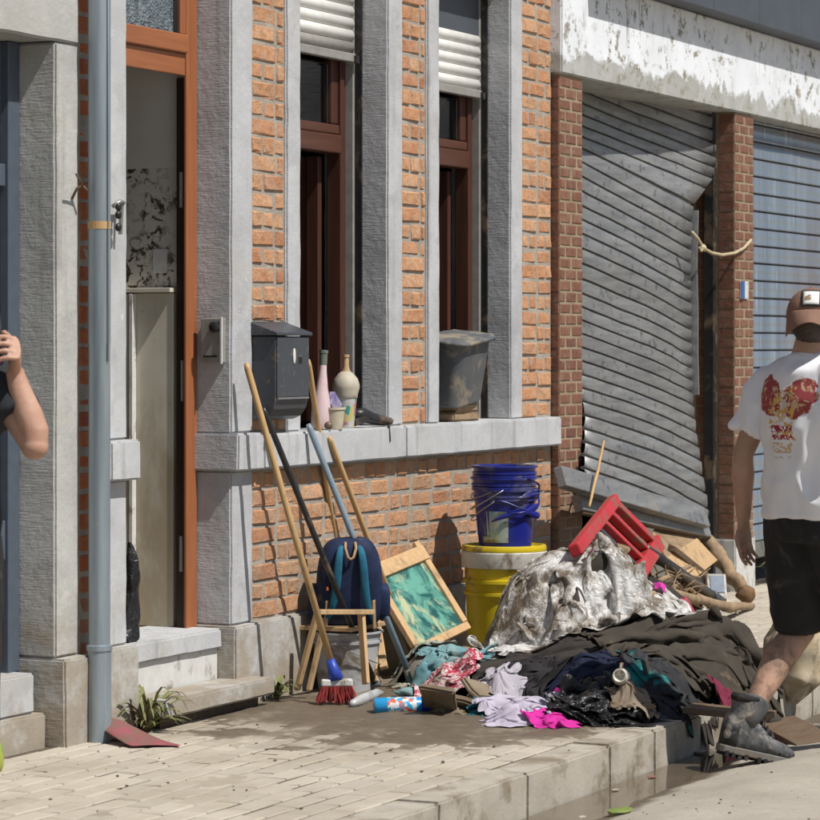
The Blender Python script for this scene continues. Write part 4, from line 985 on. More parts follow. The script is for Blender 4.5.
# the big plastic bag
mound(11.50,-.84,.38,.36,.52)
drape('smaller mud-stained white plastic bag right behind the big sheet', 'plastic bag', 'plastic_bag', (12.25,-.92), .7, .6, .1, .66, PS((.62,.61,.58), (.48,.46,.42), .45), 12, 50, fold=.05, freq=9, bend=.04, thick=.002, lump=.05)
drape('large white plastic sheet smeared with brown mud on top of the heap', 'plastic sheet', 'plastic_sheet', (11.50,-.84), 1.5, 1.4, .75, .70, PS((.66,.65,.63), (.52,.51,.49), .60, .40), 11, 92, fold=.06, freq=8, bend=.10, thick=.002, zoff=.02, steps=22, lam=.24, wob=2.2, cv=.70, amp=.85)
# front row of clothes
t = NT('red_white_print', .85, .2); v_ = t.noise(34, 3, None, .5, 1.5); cc = t.mix(t.step(v_, .47, .52), (.55,.47,.46), (.38,.04,.07)); cc = t.mix(t.step(t.noise(8,6), .56, .66, 0, .8), cc, (.30,.25,.2)); t.col(cc); redp = t.m
drape('pale teal wet cloth behind the muddy brown lump', 'cloth', 'teal_cloth', gr(450,672,.09), .62, .5, .3, 0.52, CL((.12,.26,.29), (.20,.31,.31), .22), 22, 50, fold=0.046, freq=10, lump=.05)
drape('greyish green rag at the foot of the mop', 'rag', 'rag', gr(420,672,.05), .4, .34, 1.0, 0.55, CL((.25,.29,.25), (.33,.33,.27), .25), 23, 42, fold=0.034, freq=11, lump=.05)
drape('stiff mud-brown crumpled cloth at the front edge next to the blue bottle', 'cloth', 'muddy_cloth', gr(450,704,.03), .44, .40, .2, 0.56, CL((.15,.115,.075), (.22,.175,.12), .4), 24, 45, fold=0.052, freq=10, lump=.05)
drape('red and white patterned cloth below the framed picture', 'cloth', 'patterned_cloth', gr(446,648,.21), .42, .34, .5, .7, redp, 21, 42, fold=0.034, freq=11, lump=.05)
drape('petrol blue cloth between the brown lump and the lilac shirt', 'cloth', 'petrol_cloth', gr(498,704,.04), .40, .34, .9, 0.52, CL((.02,.13,.16), (.015,.08,.11), .2), 25, 42, fold=0.040, freq=11, lump=.05)
drape('navy blue garment below the plastic sheet', 'clothing', 'navy_garment', gr(585,668,.16), .55, .5, .2, 0.52, CL((.010,.014,.035), (.016,.02,.045), .1), 26, 47, fold=0.052, lump=.05)
drape('black jacket with a pink detail under the plastic sheet', 'clothing', 'black_jacket', gr(535,660,.18), .5, .45, 1.2, 0.55, CL((.014,.012,.014), (.03,.027,.028), .15), 27, 47, fold=0.046, lump=.05)
drape('scrap of pink cloth on the black jacket', 'cloth', 'pink_scrap', gr(548,660,.21), .13, .10, .4, .7, CL((.55,.03,.25), (.45,.02,.2), .05), 28, 20, fold=.01, steps=40)
drape('pale blue printed cloth under the pink garment', 'cloth', 'printed_cloth', gr(530,710,.03), .42, .36, .2, 0.52, CL((.10,.22,.27), (.32,.38,.42), .2, mudsc=12), 29, 42, fold=0.040, freq=11, lump=.05)
lil = CL((.50,.45,.53), (.36,.33,.41), .16, mudsc=9)
drape('crumpled lilac white shirt in the front of the heap', 'shirt', 'lilac_shirt', gr(527,684,.14), .72, .56, .5, 0.50, lil, 30, 62, fold=0.057, freq=6, lump=.05)
drape('lilac grey sleeve-like cloth behind the lilac shirt', 'cloth', 'lilac_cloth', gr(500,668,.16), .34, .28, .1, 0.52, CL((.42,.39,.43), (.3,.28,.31), .12), 31, 37, fold=0.034, freq=11, lump=.05)
drape('bright pink garment at the front edge of the heap', 'clothing', 'pink_garment', gr(553,708,.07), .30, .22, 1.0, 0.56, CL((.60,.03,.32), (.46,.02,.22), .12), 32, 37, fold=0.034, freq=12, lump=.05)
blkp = PS((.012,.012,.013), (.022,.021,.02), .08, .22, (.08,.065,.05))
drape('glossy black bin bag beside the pink garment', 'bin bag', 'bin_bag', gr(598,700,.08), .72, .6, .3, 0.48, blkp, 33, 64, fold=0.063, freq=10, bend=.12, thick=.002, lump=.05)
drape('second black bin bag under the white jug', 'bin bag', 'bin_bag', gr(612,684,.14), .6, .5, 1.1, 0.48, blkp, 34, 55, fold=0.063, freq=10, bend=.12, thick=.002, lump=.05)
t = NT('black_teal_cloth', .7, .3); t.col(t.mix(t.step(t.noise(5, 5), .56, .60), (.018,.018,.02), (.01,.16,.16))); t.bump(t.noise(50,5), .3, .005)
drape('black bag with a teal patch in front of the blanket', 'bag', 'black_bag', gr(657,693,.08), .6, .5, .2, 0.52, t.m, 35, 52, fold=0.057, lump=.05)
drape('beige brown rag at the kerb edge', 'rag', 'rag', gr(632,712,.04), .32, .26, .3, 0.55, CL((.24,.19,.14), (.16,.125,.09), .3), 36, 35, fold=0.034, freq=11, lump=.05)
drape('maroon cloth sticking out under the blanket beside the walking man', 'cloth', 'maroon_cloth', gr(737,690,.06), .36, .30, .4, 0.56, CL((.16,.02,.045), (.10,.015,.03), .15), 37, 37, fold=0.040, lump=.05)
drape('red scrap of cloth on the far side of the blanket', 'cloth', 'red_scrap', gr(695,620,.16), .16, .13, .3, .7, CL((.35,.06,.09), (.25,.05,.07), .2), 38, 22, fold=.015, steps=40)
drape('tiny bright pink scrap behind the plastic bag', 'cloth', 'pink_scrap', gr(658,597,.28), .10, .07, .3, .75, CL((.6,.05,.35), (.5,.03,.3), 0), 39, 17, fold=.008, steps=40)

def hz(x, y): return float(hs(np.array([x]), np.array([y]))[0])
# ---- hard things in the heap
c = gr(372,707); A, Bq = gr(374,706,.032), gr(431,705,.032)
bb = thing('blue_bottle', 'blue plastic bottle with a red and white label lying before the heap', 'bottle', (A+Bq)/2-Vector((0,0,.032)))
d = (Bq-A).normalized(); Lb = (Bq-A).length
rot = d.to_track_quat('Z','Y').to_matrix(); f3 = lambda p: A+rot @ Vector(p)
M['bblue'] = plain('bright_blue_plastic', (.02,.30,.62), (.03,.22,.5), rough=.3, mud=.1, mudsc=20); M['bdark'] = plain('royal_blue_cap', (.02,.03,.30), rough=.35)
MB().lathe([(.001,0),(.028,0),(.032,.006),(.032,Lb*.80),(.03,Lb*.82)], (0,0,0), 24).xf(Matrix.Translation(A) @ rot.to_4x4()).build('body', 'bblue', bb, smooth=True, angle=40)
MB().lathe([(.029,Lb*.82),(.0305,Lb*.83),(.0305,Lb*.98),(.027,Lb)], (0,0,0), 24).xf(Matrix.Translation(A) @ rot.to_4x4()).build('cap', 'bdark', bb, smooth=True, angle=40)
t = NT('bottle_label', .4, .4); v_ = t.voro(60, None, 'F1', 'Color'); s_ = t.xyz(v_); t.col(t.mix(t.step(s_[0], .5, .55), (.65,.66,.66), t.mix(t.step(s_[1], .4, .45), (.60,.10,.03), (.03,.35,.6))))
MB().lathe([(.0325,Lb*.22),(.0327,Lb*.23),(.0327,Lb*.72),(.0325,Lb*.73)], (0,0,0), 24, cap=False).xf(Matrix.Translation(A) @ rot.to_4x4()).build('label_band', t.m, bb, smooth=True)
A, Bq = gr(352,704,.02), gr(374,694,.03)
tag(MB().tube([A, A.lerp(Bq,.4), Bq, Bq+Vector((.06,.0,.0))], [.012,.024,.02,.012], 10).jitter(.004,2).build('clear_bottle', plain('dusty_pale_plastic', (.45,.46,.46), (.33,.33,.32), rough=.25, mud=.2, mudsc=20), smooth=True), 'crushed pale plastic bottle beside the broom head', 'bottle')
p = gr(621,664,.22); p.z = hz(p.x, p.y)-.022
jg = thing('white_jug', 'small muddy white ceramic jug on top of the black bin bag', 'jug', p)
Mt = Matrix.Translation(p+Vector((0,0,.045))) @ Matrix.Rotation(R(-78),4,'Y') @ Matrix.Diagonal((.85,.85,.85,1)) @ Matrix.Rotation(R(14),4,'X')
MB().lathe([(.001,-.06),(.026,-.058),(.038,-.03),(.04,0),(.034,.03),(.026,.045),(.03,.06),(.026,.06),(.022,.045),(.001,.03)], (0,0,0), 24, cap=False).xf(Mt).build('body', plain('glazed_white', (.62,.60,.53), (.5,.45,.36), rough=.25, mud=.25, mudsc=18), jg, smooth=True)
MB().tube([Mt @ Vector(q) for q in ((.03,0,.04),(.055,0,.03),(.058,0,0),(.038,0,-.02))], .006, 8).build('handle', 'lid_white', jg, smooth=True)
p = gr(646,672,.16); p.z = hz(p.x, p.y)+.02
tag(MB().obox(p, (.05,.01,-.045), (0,.01,.004), (.012,0,.012)).build('grey_strip', 'steel', bevel=.003), 'light grey metal strip between the white jug and the blanket', 'strip')
for i, (px, py, z_, a1, a2, a3, hx, hy, lab) in enumerate(((440,700,.06,20,35,10,.11,.07,'muddy splintered board standing on edge beside the blue bottle'),(463,704,.035,-35,15,-20,.09,.05,'muddy board fragment lying flat before the petrol blue cloth'),(478,690,.08,60,-25,15,.07,.05,'small tilted muddy chip of wood below the lilac cloth'))):
    p = gr(px, py, z_); Mt = Matrix.Translation(p) @ Matrix.Rotation(R(a1),4,'Z') @ Matrix.Rotation(R(a2),4,'Y') @ Matrix.Rotation(R(a3),4,'X')
    m = grid_box(-hx, hx, -hy, hy, -.012, .012, .012, 80+i); m.xf(Mt); tag(m.build('board_fragment', CL((.17,.13,.085), (.24,.19,.13), .4), smooth=True, angle=40), lab, 'board', 'things in the flood rubbish heap')
# plank over the kerb
A, Bq = gr(688,708,.035), gr(742,716,.02)
tag(MB().beam(A, Bq+Vector((.05,-.1,0)), .16, .025).build('plank', 'wet_wood', bevel=.004), 'wet brown plank lying over the kerb under the blanket', 'plank')
A, Bq = gr(775,722,-.10), gr(818,745,-.10)
tag(MB().beam(A, Bq, .17, .03, (0,.15,1)).build('plank', 'wet_wood', bevel=.004), 'wet brown plank on the road behind the walking man\'s boot', 'plank')
# red toy-like chair shell, tilted on the heap
M['red_pl'] = plain('red_plastic', (.50,.028,.035), (.40,.025,.03), sc=8, rough=.48, bst=.08, mud=.36, mudsc=10)
M['dgrey_pl'] = plain('dark_grey_plastic', (.045,.05,.058), (.06,.062,.066), rough=.5, mud=.2)
L0, L1, R1 = at(577,548,-.92), at(613,502,-.66), at(656,545,-.66); bv = (R1-L1); R0 = L0+bv
av = (L1-L0); nn = av.cross(bv).normalized(); nn = nn if nn.y < 0 else -nn
rc = thing('red_chair', 'red plastic child chair with dark grey seat thrown on its side', 'chair', R0)
Q = lambda a, b, k=0: L0+av*a+bv*b+nn*k
def rbar(name, p, q, w_, h, mat, bev=.008): MB().beam(p, q, w_, h, tuple(nn)).build(name, mat, rc, bev)
rbar('side_bar', Q(-.05,.0), Q(1.04,.0), .055, .05, 'red_pl'); rbar('side_bar', Q(.32,1.0), Q(1.04,1.0), .075, .055, 'red_pl')
for f in (1.0, .80, .60): rbar('back_slat', Q(f,.07), Q(f,.93), .045 if f == 1 else .032, .04, 'red_pl', .006)
for k in range(6):
    f = .50-.085*k; rbar('seat_rib', Q(f,.06,-.012), Q(f-.01,.90,-.012), .026, .03, 'dgrey_pl', .004)
MB().obox(Q(.28,.48,-.03), av*.27, bv*.43, nn*.008).build('seat_panel', 'dgrey_pl', rc, .004)
# tray edge, black tube, plywood, timber, log, white device, branch
tr = gr(600,600,.46); cc = at(603,560,-.78)
Mt = Matrix.Translation(cc) @ Matrix.Rotation(R(-8),4,'Y') @ Matrix.Rotation(R(12),4,'X')
tag(MB().rings([sq(0,.13,.07,28,.6), sq(.04,.16,.085,28,.6), sq(.044,.165,.09,28,.6), sq(.036,.15,.08,28,.6), sq(.012,.12,.06,28,.6)]).xf(Mt).build('muddy_bowl', plain('brown_muddy_bowl', (.34,.24,.14), (.24,.165,.09), rough=.55, mud=.3), smooth=True), 'brown muddy bowl between the red chair and the plastic sheet', 'bowl')
bt_ = thing('black_tube', 'black plastic pipe sloping down to the right of the red chair', 'pipe', at(718,600,-.62))
MB().tube([at(645,549,-.72), at(680,573,-.68), at(716,599,-.62)], .026, 14).build('pipe', 'black_pl', bt_, smooth=True); MB().tube([at(712,596,-.63), at(720,602,-.615)], .031, 14).build('collar', 'dgrey_pl', bt_, smooth=True)
def quadslab(name, label, cat, pts, th, mat):
    pts = [Vector(p) for p in pts]; n_ = (pts[1]-pts[0]).cross(pts[2]-pts[0]).normalized(); n_ = n_ if n_.z > 0 else -n_
    return tag(MB().rings([pts, [p-n_*th for p in pts]]).build(name, mat, bevel=.003), label, cat, 'things in the flood rubbish heap')
quadslab('plywood_board', 'pale square plywood offcut leaning below the torn shutter', 'board', [at(664,559,-.50), at(697,538,-.28), at(718,560,-.30), at(689,583,-.52)], .016, 'pale_wood')
quadslab('brown_board', 'wide dirty brown board lying under the torn shutter', 'board', [at(640,556,-.40), at(655,528,-.12), at(700,535,-.12), at(700,575,-.40)], .02, 'log')
lg = thing('log', 'muddy peeled log sloping down at the right end of the heap', 'log', at(748,600,-.42))
def gnarly(pts, rr, seed, n=26, k=12, amp=.25):
    pts = [Vector(p) for p in pts]; P_ = []; Rr = []
    for i in range(n):
        f = i/(n-1)*(len(pts)-1); j = min(int(f), len(pts)-2); f -= j
        P_.append(pts[j].lerp(pts[j+1], f)+mnoise.noise_vector(Vector((i/n*5+seed, seed, 0)))*rr[0]*.55); Rr.append((rr[j]*(1-f)+rr[j+1]*f)*(1+amp*mnoise.noise(Vector((i/n*4, seed, 3)))))
    m = MB().tube(P_, Rr, k); m.v = [tuple(Vector(v)+mnoise.noise_vector(Vector(v)*9)*rr[0]*.35+mnoise.noise_vector(Vector(v)*45)*rr[0]*.12) for v in m.v]; return m
lp = [at(700,533,-.10), at(716,552,-.2), at(730,572,-.3), at(742,590,-.38)]
m = gnarly(lp, [.034,.042,.038,.044], 3, 40, 14, .10); m.build('stem', 'log', lg, smooth=True)
m = MB().ball(at(746,594,-.40),   .065, .05, .048, 20, 12); m.v = [tuple(Vector(v)+mnoise.noise_vector(Vector(v)*25)*.016) for v in m.v]; m.build('root_end', wood('orange_rotten_wood', (.22,.12,.05), (.10,.06,.03), .9, 2, .5), lg, smooth=True)
dv = thing('white_device', 'small white box with a grey panel beside the log end', 'box', at(717,592,-.58))
Mt = Matrix.Translation(at(716,591,-.56)) @ Matrix.Rotation(R(25),4,'Z') @ Matrix.Rotation(R(35),4,'Y')
MB().obox((0,0,0), (.05,0,0), (0,.05,0), (0,0,.075)).xf(Mt).build('case', 'lid_white', dv, .006); MB().obox((-.052,-.003,.01), (.003,0,0), (0,.036,0), (0,0,.05)).xf(Mt).build('grey_panel', plain('blue_grey_panel', (.22,.26,.33), rough=.4), dv, .002)
MB().obox((.06,-.01,-.045), (.028,0,0), (0,.055,0), (0,0,.018)).xf(Mt).build('foot', plain('cream_block', (.6,.54,.42), mud=.15), dv, .005)
tag(gnarly([at(640,596,-.95), at(668,593,-.85), at(700,600,-.72), at(730,607,-.60), at(752,606,-.50)], [.014,.022,.024,.028,.02], 7, 40, 10).build('branch', 'log', smooth=True), 'bent weathered branch along the ground before the log', 'branch', 'things in the flood rubbish heap')
for i, (pp, lab) in enumerate(((((651,540,-.6),(668,565,-.62),(690,590,-.64)), 'dark wet timber under the black pipe'), (((640,590,-.8),(665,578,-.72),(690,566,-.55)), 'thin curved root left of the plywood'), (((604,441,-.2),(598,470,-.24),(589,507,-.28)), 'thin dry stick leaning on the bottom of the torn shutter'))):
    r_ = (.022,.014,.008)[i]
    tag(gnarly([at(*q) for q in pp], [r_*.6, r_, r_*.8], i, 22, 9).build(('wet_timber','root','dry_stick')[i], ('wet_wood','log','stick')[i], smooth=True), lab, ('timber','root','stick')[i])
for i, (a_, b_, w_, h_, mt, lab) in enumerate((((628,585,-.85),(668,604,-.80),.05,.012,'wet_wood','splintered dark lath beside the small plastic bag'),((690,590,-.66),(734,611,-.56),.045,.01,'pale_wood','narrow pale lath in front of the log'),((672,548,-.45),(722,588,-.36),.04,.03,'wet_wood','dark square batten behind the plywood offcut'),((655,585,-.7),(700,608,-.62),.07,.01,'log','short broken brown board end below the black pipe'))):
    tag(MB().beam(at(*a_), at(*b_), w_, h_, (.1,-.3,1)).jitter(.004, i).build('lath', mt, bevel=.002), lab, 'lath', 'things in the flood rubbish heap')
# straw-like root tangle
m = MB(); q = random.Random(9)
for i in range(60):
    b0 = at(q.uniform(650,690), q.uniform(572,600), q.uniform(-.75,-.6)); e = b0+Vector((q.uniform(-.2,.2), q.uniform(-.08,.08), q.uniform(-.06,.08)))
    m.tube([b0, (b0+e)/2+Vector((0,0,q.uniform(-.03,.04))), e], [.004,.004,.002], 5)
tag(m.build('root_tangle', 'log', smooth=True), 'tangle of thin roots beside the black pipe', kind='stuff')
# soaked cushion behind the man's legs
p = gr(812,715,-.1); m = MB().ball((p.x+.15,p.y+.12,.13), .10, .13, .20, 24, 16); m.v = [tuple(Vector(v)+mnoise.noise_vector(Vector(v)*13)*.035+mnoise.noise_vector(Vector(v)*34)*.016) for v in m.v]
tag(m.build('soaked_cushion', plain('stained_foam', (.52,.46,.34), (.34,.25,.14), sc=10, rough=.9, mud=.35, mudsc=9), smooth=True, sub=1), 'stained pale cushion standing in the gutter behind the walking man', 'cushion')
# scattered bits in the gutter and on the paving
for i, (px, py, Z, sz, colr, lab) in enumerate(((700,752,-.135,.05,(.5,.47,.38),'pale scrap of paper in the gutter near the boot'),(652,777,-.138,.035,(.30,.14,.10),'reddish leaf floating in the gutter puddle'),(615,790,-.138,.03,(.4,.36,.3),'tiny pale scrap in the puddle by the kerb'),(620,812,-.125,.10,(.20,.26,.06),'flat green leaf on the road at the bottom edge'),(582,817,-.125,.03,(.5,.45,.33),'small pale pebble on the road at the bottom edge'),(790,700,-.10,.05,(.5,.10,.10),'red and white scrap by the plank behind the boot'))):
    p = gr(px, py, Z); m = MB().ball((p.x, p.y, max(Z, road_z(p.x, p.y))+sz*.05), sz*.7, sz*.4, sz*.05, 12, 7).jitter(sz*.035, i)
    tag(m.build('litter_scrap', plain('scrap_%d' % i, colr, rough=.7), smooth=True), lab, 'litter', 'litter scraps')
m = MB(); q = random.Random(12)
for i in range(150):
    X, Y = q.uniform(7.2, 11.2), q.uniform(-1.7, -.05); s_ = q.choice((.002,.002,.003,.003,.004,.006)); m.add(*(lambda b: (b.v, b.f))(MB().ball((X, Y, s_*.3), s_*q.uniform(.8,1.6), s_, s_*.6, 6, 4)))
for i in range(150):
    X, Y = q.uniform(8.4, 12), q.uniform(-2.9, KY-.03); s_ = q.choice((.002,.002,.003,.003,.005)); m.add(*(lambda b: (b.v, b.f))(MB().ball((X, Y, road_z(X, Y)+s_*.3), s_*q.uniform(.8,1.6), s_, s_*.6, 6, 4)))
tag(m.build('mud_crumbs', 'joint', smooth=True), 'dry crumbs of mud scattered over paving and road', kind='stuff')

# ============================================================ PEOPLE
t = NT('skin', .55, .4); t.set('Subsurface Weight', .08); o_ = t.obj()
c = t.mix(t.step(t.noise(11, 6, o_), .32, .7), (.50,.31,.225), (.42,.225,.155)); c = t.mix(t.step(t.noise(70, 5, o_), .56, .72, 0, .5), c, (.36,.19,.13)); c = t.mix(t.step(t.noise(6, 7, o_, .7), .60, .72, 0, .4), c, (.24,.16,.11)); t.col(c); b_ = t.bump(t.noise(260, 4, o_), .35, .002); t.bump(t.noise(40, 4, o_), .25, .006, b_); M['skin'] = t.m
t = NT('muddy_skin', .6, .35); t.set('Subsurface Weight', .06); o_ = t.obj(); z = t.xyz(o_)[2]
c = t.mix(t.step(t.noise(14, 5, o_), .35, .7), (.52,.31,.215), (.43,.24,.165))
mm = t.math('ADD', t.step(z, .25, 1.0, .10, -.04), t.noise(9, 8, o_, .7, .5)); c = t.mix(t.step(mm, .53, .68, 0, .75), t.mix(t.step(t.noise(5, 5, o_), .35, .65, .15, .6), c, (.27,.18,.125)), (.10,.075,.055)); t.col(c)
# forearm and hand are dirtier
M['skin_mud'] = t.m
M['hair'] = plain('dark_brown_hair', (.035,.022,.015), (.055,.034,.022), sc=60, rough=.55, bsc=200, bst=.6, local=True)
M['eye'] = plain('eye_white', (.6,.58,.55), rough=.3, bst=0); M['lip'] = plain('lips', (.40,.16,.13), rough=.5, bst=0)
def person(name, label, loc, rotz):
    o = thing(name, label, 'person', loc); o.rotation_euler = (0,0,rotz); return o
def kid(o, par):      # part modelled in the person's own frame
    o.parent = par; o.matrix_parent_inverse = Matrix.Translation(-par.location) if par.parent else Matrix.Identity(4); return o
def hand(mb, wrist, d, n, thumb, curl, tw=.11, size=1.0):
    """palm + four unequal fingers + thumb; d = towards knuckles, n = palm side, thumb = +1/-1 along d x n"""
    d = Vector(d).normalized(); n = Vector(n); n = (n-d*n.dot(d)).normalized(); s = d.cross(n)*thumb; w0 = Vector(wrist); S_ = size
    rs = []
    for f, a, b in ((-.02,.026,.021),(.02,.033,.019),(.06,.041,.017),(.095,.042,.014)):
        rs.append([w0+d*f*S_+(s*math.cos(x)*a+n*math.sin(x)*b)*S_ for x in [2*math.pi*k/14 for k in range(14)]])
    mb.rings(rs)
    for off, L, cu in ((.034,.072,.92),(.0115,.080,1),(-.0115,.075,1.04),(-.034,.062,1.1)):
        p = w0+(d*.088+s*off)*S_; a = 0; pts = [p-d*.02*S_, p]
        for q, l in zip(curl, (.44,.31,.25)):
            a += q*cu; p = p+(d*math.cos(a)+n*math.sin(a)+s*off*.4)*L*l*S_; pts.append(p)
        mb.tube(pts, [.0080*S_,.0086*S_,.0082*S_,.0075*S_,.0062*S_], 10)
    p = w0+(d*.022+s*.026)*S_; pts = [p]
    for l, v in ((.034, d*.7+s*.75+n*.2),(.030, d*.85+s*.35+n*.4),(.024, d*.85+s*.05+n*.6)):
        p = p+v.normalized()*l*S_; pts.append(p)
    mb.tube(pts, [.014*S_,.012*S_,.0105*S_,.0078*S_], 10)
def head(mb, c, yaw=0, s=1.0):
    c = Vector(c); Rz = Matrix.Rotation(yaw, 4, 'Z'); T = Matrix.Translation(c) @ Rz
    h = MB(); h.ball((0,-.012,.02), .077*s, .096*s, .10*s, 20, 14); h.ball((0,.022,-.05), .060*s, .068*s, .068*s, 18, 12); h.ball((0,.055,-.088), .03*s, .03*s, .024*s)
    h.tube([(0,.088,.028),(0,.105,-.005),(0,.112,-.022),(0,.09,-.03)], [.009,.012,.015,.010], 10)
    for k in (-1,1): h.ball((.079*k,-.008,-.012), .010, .021, .033, 12, 8); h.ball((.034*k,.078,.03), .022,.012,.010, 10, 6)
    h.ball((0,.084,-.055), .024, .012, .010)
    mb.add([T @ Vector(v) for v in h.v], h.f); return T
def ell(z, cx, cy, rx, ry): return MB().ell(z, cx, cy, rx, ry, 24)
def wr(amp, fx, fz, seed):    # hanging cloth wrinkles
    def f(p):
        v = Vector((p.x*fx, p.y*fx, p.z*fz))+Vector((seed,0,0)); w_ = mnoise.noise_vector(v*.6)
        n = mnoise.noise(v+w_*1.1); return amp*(1-2*abs(n))+amp*.5*mnoise.noise(v*2.3)
    return f
def boot(par, ank, toe_dir, pitch, mat, sole, lab=None):
    d = Vector((toe_dir[0], toe_dir[1], 0)).normalized(); ang = math.atan2(d.y, d.x)
    T = Matrix.Translation(ank) @ Matrix.Rotation(ang, 4, 'Z') @ Matrix.Rotation(pitch, 4, 'Y')      # x = towards toe
    m = MB(); secs = []
    for x, hw, z0, z1 in ((-.085,.022,-.075,-.02),(-.078,.034,-.085,.03),(-.04,.042,-.088,.06),(.0,.043,-.088,.05),(.045,.044,-.088,.015),(.09,.049,-.088,-.02),(.14,.051,-.088,-.035),(.175,.043,-.085,-.045),(.198,.024,-.078,-.058)):
        zc, hh = (z0+z1)/2, (z1-z0)/2; secs.append([Vector((x, hw*math.copysign(abs(math.cos(a))**.7, math.cos(a)), zc+hh*math.copysign(abs(math.sin(a))**.7, math.sin(a)))) for a in [2*math.pi*k/20 for k in range(20)]])
    m.rings(secs); m.tube([(-.02,0,-.03),(-.022,0,.05),(-.025,0,.10)], [.046,.046,.05], 18)
    up = remesh(m.xf(T), 'boot', mat, None, .008, 2, wr(.003, 25, 25, 3)); kid(up, par)
    sm = MB(); outl = [(x, hw+.006) for x, hw in ((-.092,.015),(-.08,.034),(-.04,.043),(.03,.042),(.09,.05),(.14,.052),(.18,.042),(.205,.018))]
    ring = [(x, h) for x, h in outl]+[(x, -h) for x, h in outl[::-1]]
    sm.rings([[T @ Vector((x, y, z)) for x, y in ring] for z in (-.108, -.082)]); so = sm.build('sole', sole, None, bevel=.004); so.parent = up; so.matrix_parent_inverse = Matrix.Identity(4)
    P_ = lambda o_: (setattr(o_, 'parent', up), setattr(o_, 'matrix_parent_inverse', Matrix.Identity(4)))
    lm = MB()
    for k in range(6):
        x = -.012+.022*k; zt = (.085,.068,.05,.030,.010,-.006)[k]
        for s in (-1, 1): lm.tube([T @ Vector((x+.004-.006*s,-.032*s,zt-.022)), T @ Vector((x+.006,0,zt+.003)), T @ Vector((x+.012+.004*s,.032*s,zt-.024))], .0036, 6)
    P_(lm.build('laces', 'lace', None, smooth=True))
    P_(MB().tube([T @ Vector((-.024,0,.088)), T @ Vector((-.026,0,.098)), T @ Vector((-.026,0,.110))], [.05,.055,.05], 20).build('collar', 'shorts', None, smooth=True))
    tc = MB(); tc.rings([[T @ Vector((x, hw*math.cos(a)*1.04, -.085+(zt+.087)*max(0, math.sin(a))*1.03)) for a in [math.pi*k/12 for k in range(13)]] for x, hw, zt in ((.128,.052,-.032),(.15,.051,-.037),(.175,.045,-.044),(.193,.032,-.052),(.204,.016,-.062))], cap=False, closed=False); P_(tc.build('toe_cap', 'lace', None, smooth=True, solid=.002))
    lg_ = MB()
    for k in range(11):
        x = -.075+.025*k; hw = .040+.010*math.sin(max(0, (x+.02))*9)
        if k == 4: continue
        for s in (-1, 1): lg_.add([T @ Vector((x+dx, s*(hw-.002+dy), z)) for dx in (0,.015) for dy in (-.02,.010) for z in (-.122,-.1)], [(0,1,3,2),(4,6,7,5),(0,4,5,1),(2,3,7,6),(0,2,6,4),(1,5,7,3)])
    tr_ = lg_.build('tread', 'shorts', None, bevel=.002); P_(tr_); tr_['kind'] = 'stuff'
    hp = MB(); hp.rings([[T @ Vector((-.03+.062*math.cos(a), .047*math.sin(a), z)) for a in [math.pi*(.55+.9*k/12) for k in range(13)]] for z in (-.082,-.05,-.02,.0)], cap=False, closed=False); P_(hp.build('heel_counter', 'lace', None, smooth=True, solid=.003))
    return up
M['shorts'] = plain('black_cotton', (.010,.010,.011), (.018,.017,.017), sc=12, rough=.85, bsc=300, bst=.2, mud=.16, mudsc=9, mudc=(.07,.06,.05), local=True)
M['lace'] = plain('dusty_black_rubber', (.012,.012,.014), (.03,.03,.03), sc=20, rough=.6, mud=.2, mudsc=22, mudc=(.24,.21,.17), local=True)
M['boot'] = plain('muddy_grey_leather', (.035,.037,.042), (.15,.15,.15), sc=34, rough=.55, bst=.5, mud=.42, mudsc=16, mudc=(.27,.235,.19), local=True)
M['sole'] = plain('dusty_sole', (.20,.185,.16), (.12,.11,.10), sc=20, rough=.8, mud=.3, local=True)
# ---- walking man
mp = person('person', 'man walking away in a white T-shirt, black shorts and a backwards brown cap', (10.235, -2.300, -.113), R(-117))
b = MB()
b.rings([ell(.86,0,0,.15,.11), ell(.95,0,.0,.16,.115), ell(1.08,0,.01,.145,.10), ell(1.25,0,.01,.165,.11), ell(1.38,0,.0,.175,.105), ell(1.45,0,-.005,.13,.08), ell(1.49,0,-.005,.07,.062), ell(1.57,0,.012,.056,.058)])
Th = head(b, (-.006,.02,1.618), R(42))
LS, LE, LW = Vector((-.185,-.005,1.41)), Vector((-.268,-.08,1.125)), Vector((-.30,-.045,.885))
b.tube([LS+Vector((.03,0,.01)), LS, LS.lerp(LE,.5), LE, LE.lerp(LW,.3), LE.lerp(LW,.8), LW], [.05,.056,.047,.039,.043,.031,.027], 32)
hand(b, LW+(LW-LE).normalized()*.02, (LW-LE).normalized()+Vector((0,.05,0)), (1,.15,0), 1, (.28,.35,.3))
RS, RE, RW = Vector((.185,-.005,1.41)), Vector((.25,.0,1.13)), Vector((.235,.19,.97))
b.tube([RS+Vector((-.03,0,.01)), RS, RS.lerp(RE,.5), RE, RE.lerp(RW,.3), RE.lerp(RW,.8), RW], [.05,.056,.047,.039,.043,.031,.027], 32)
hand(b, RW+(RW-RE).normalized()*.02, (RW-RE).normalized(), (-1,0,.1), -1, (.35,.4,.35))
LH, LK, LA = Vector((-.085,0,.88)), Vector((-.125,.075,.475)), Vector((-.12,-.205,.165))
RH, RK, RA = Vector((.085,0,.88)), Vector((.05,.26,.50)), Vector((-.01,.40,.12))
for H_, K_, A_ in ((LH,LK,LA),(RH,RK,RA)):
    cf = Vector((0,-.022,0))
    b.tube([H_, H_.lerp(K_,.3), H_.lerp(K_,.85), K_, K_.lerp(A_,.3)+cf, K_.lerp(A_,.7)+cf*.4, A_], [.095,.09,.066,.058,.061,.044,.038], 32)
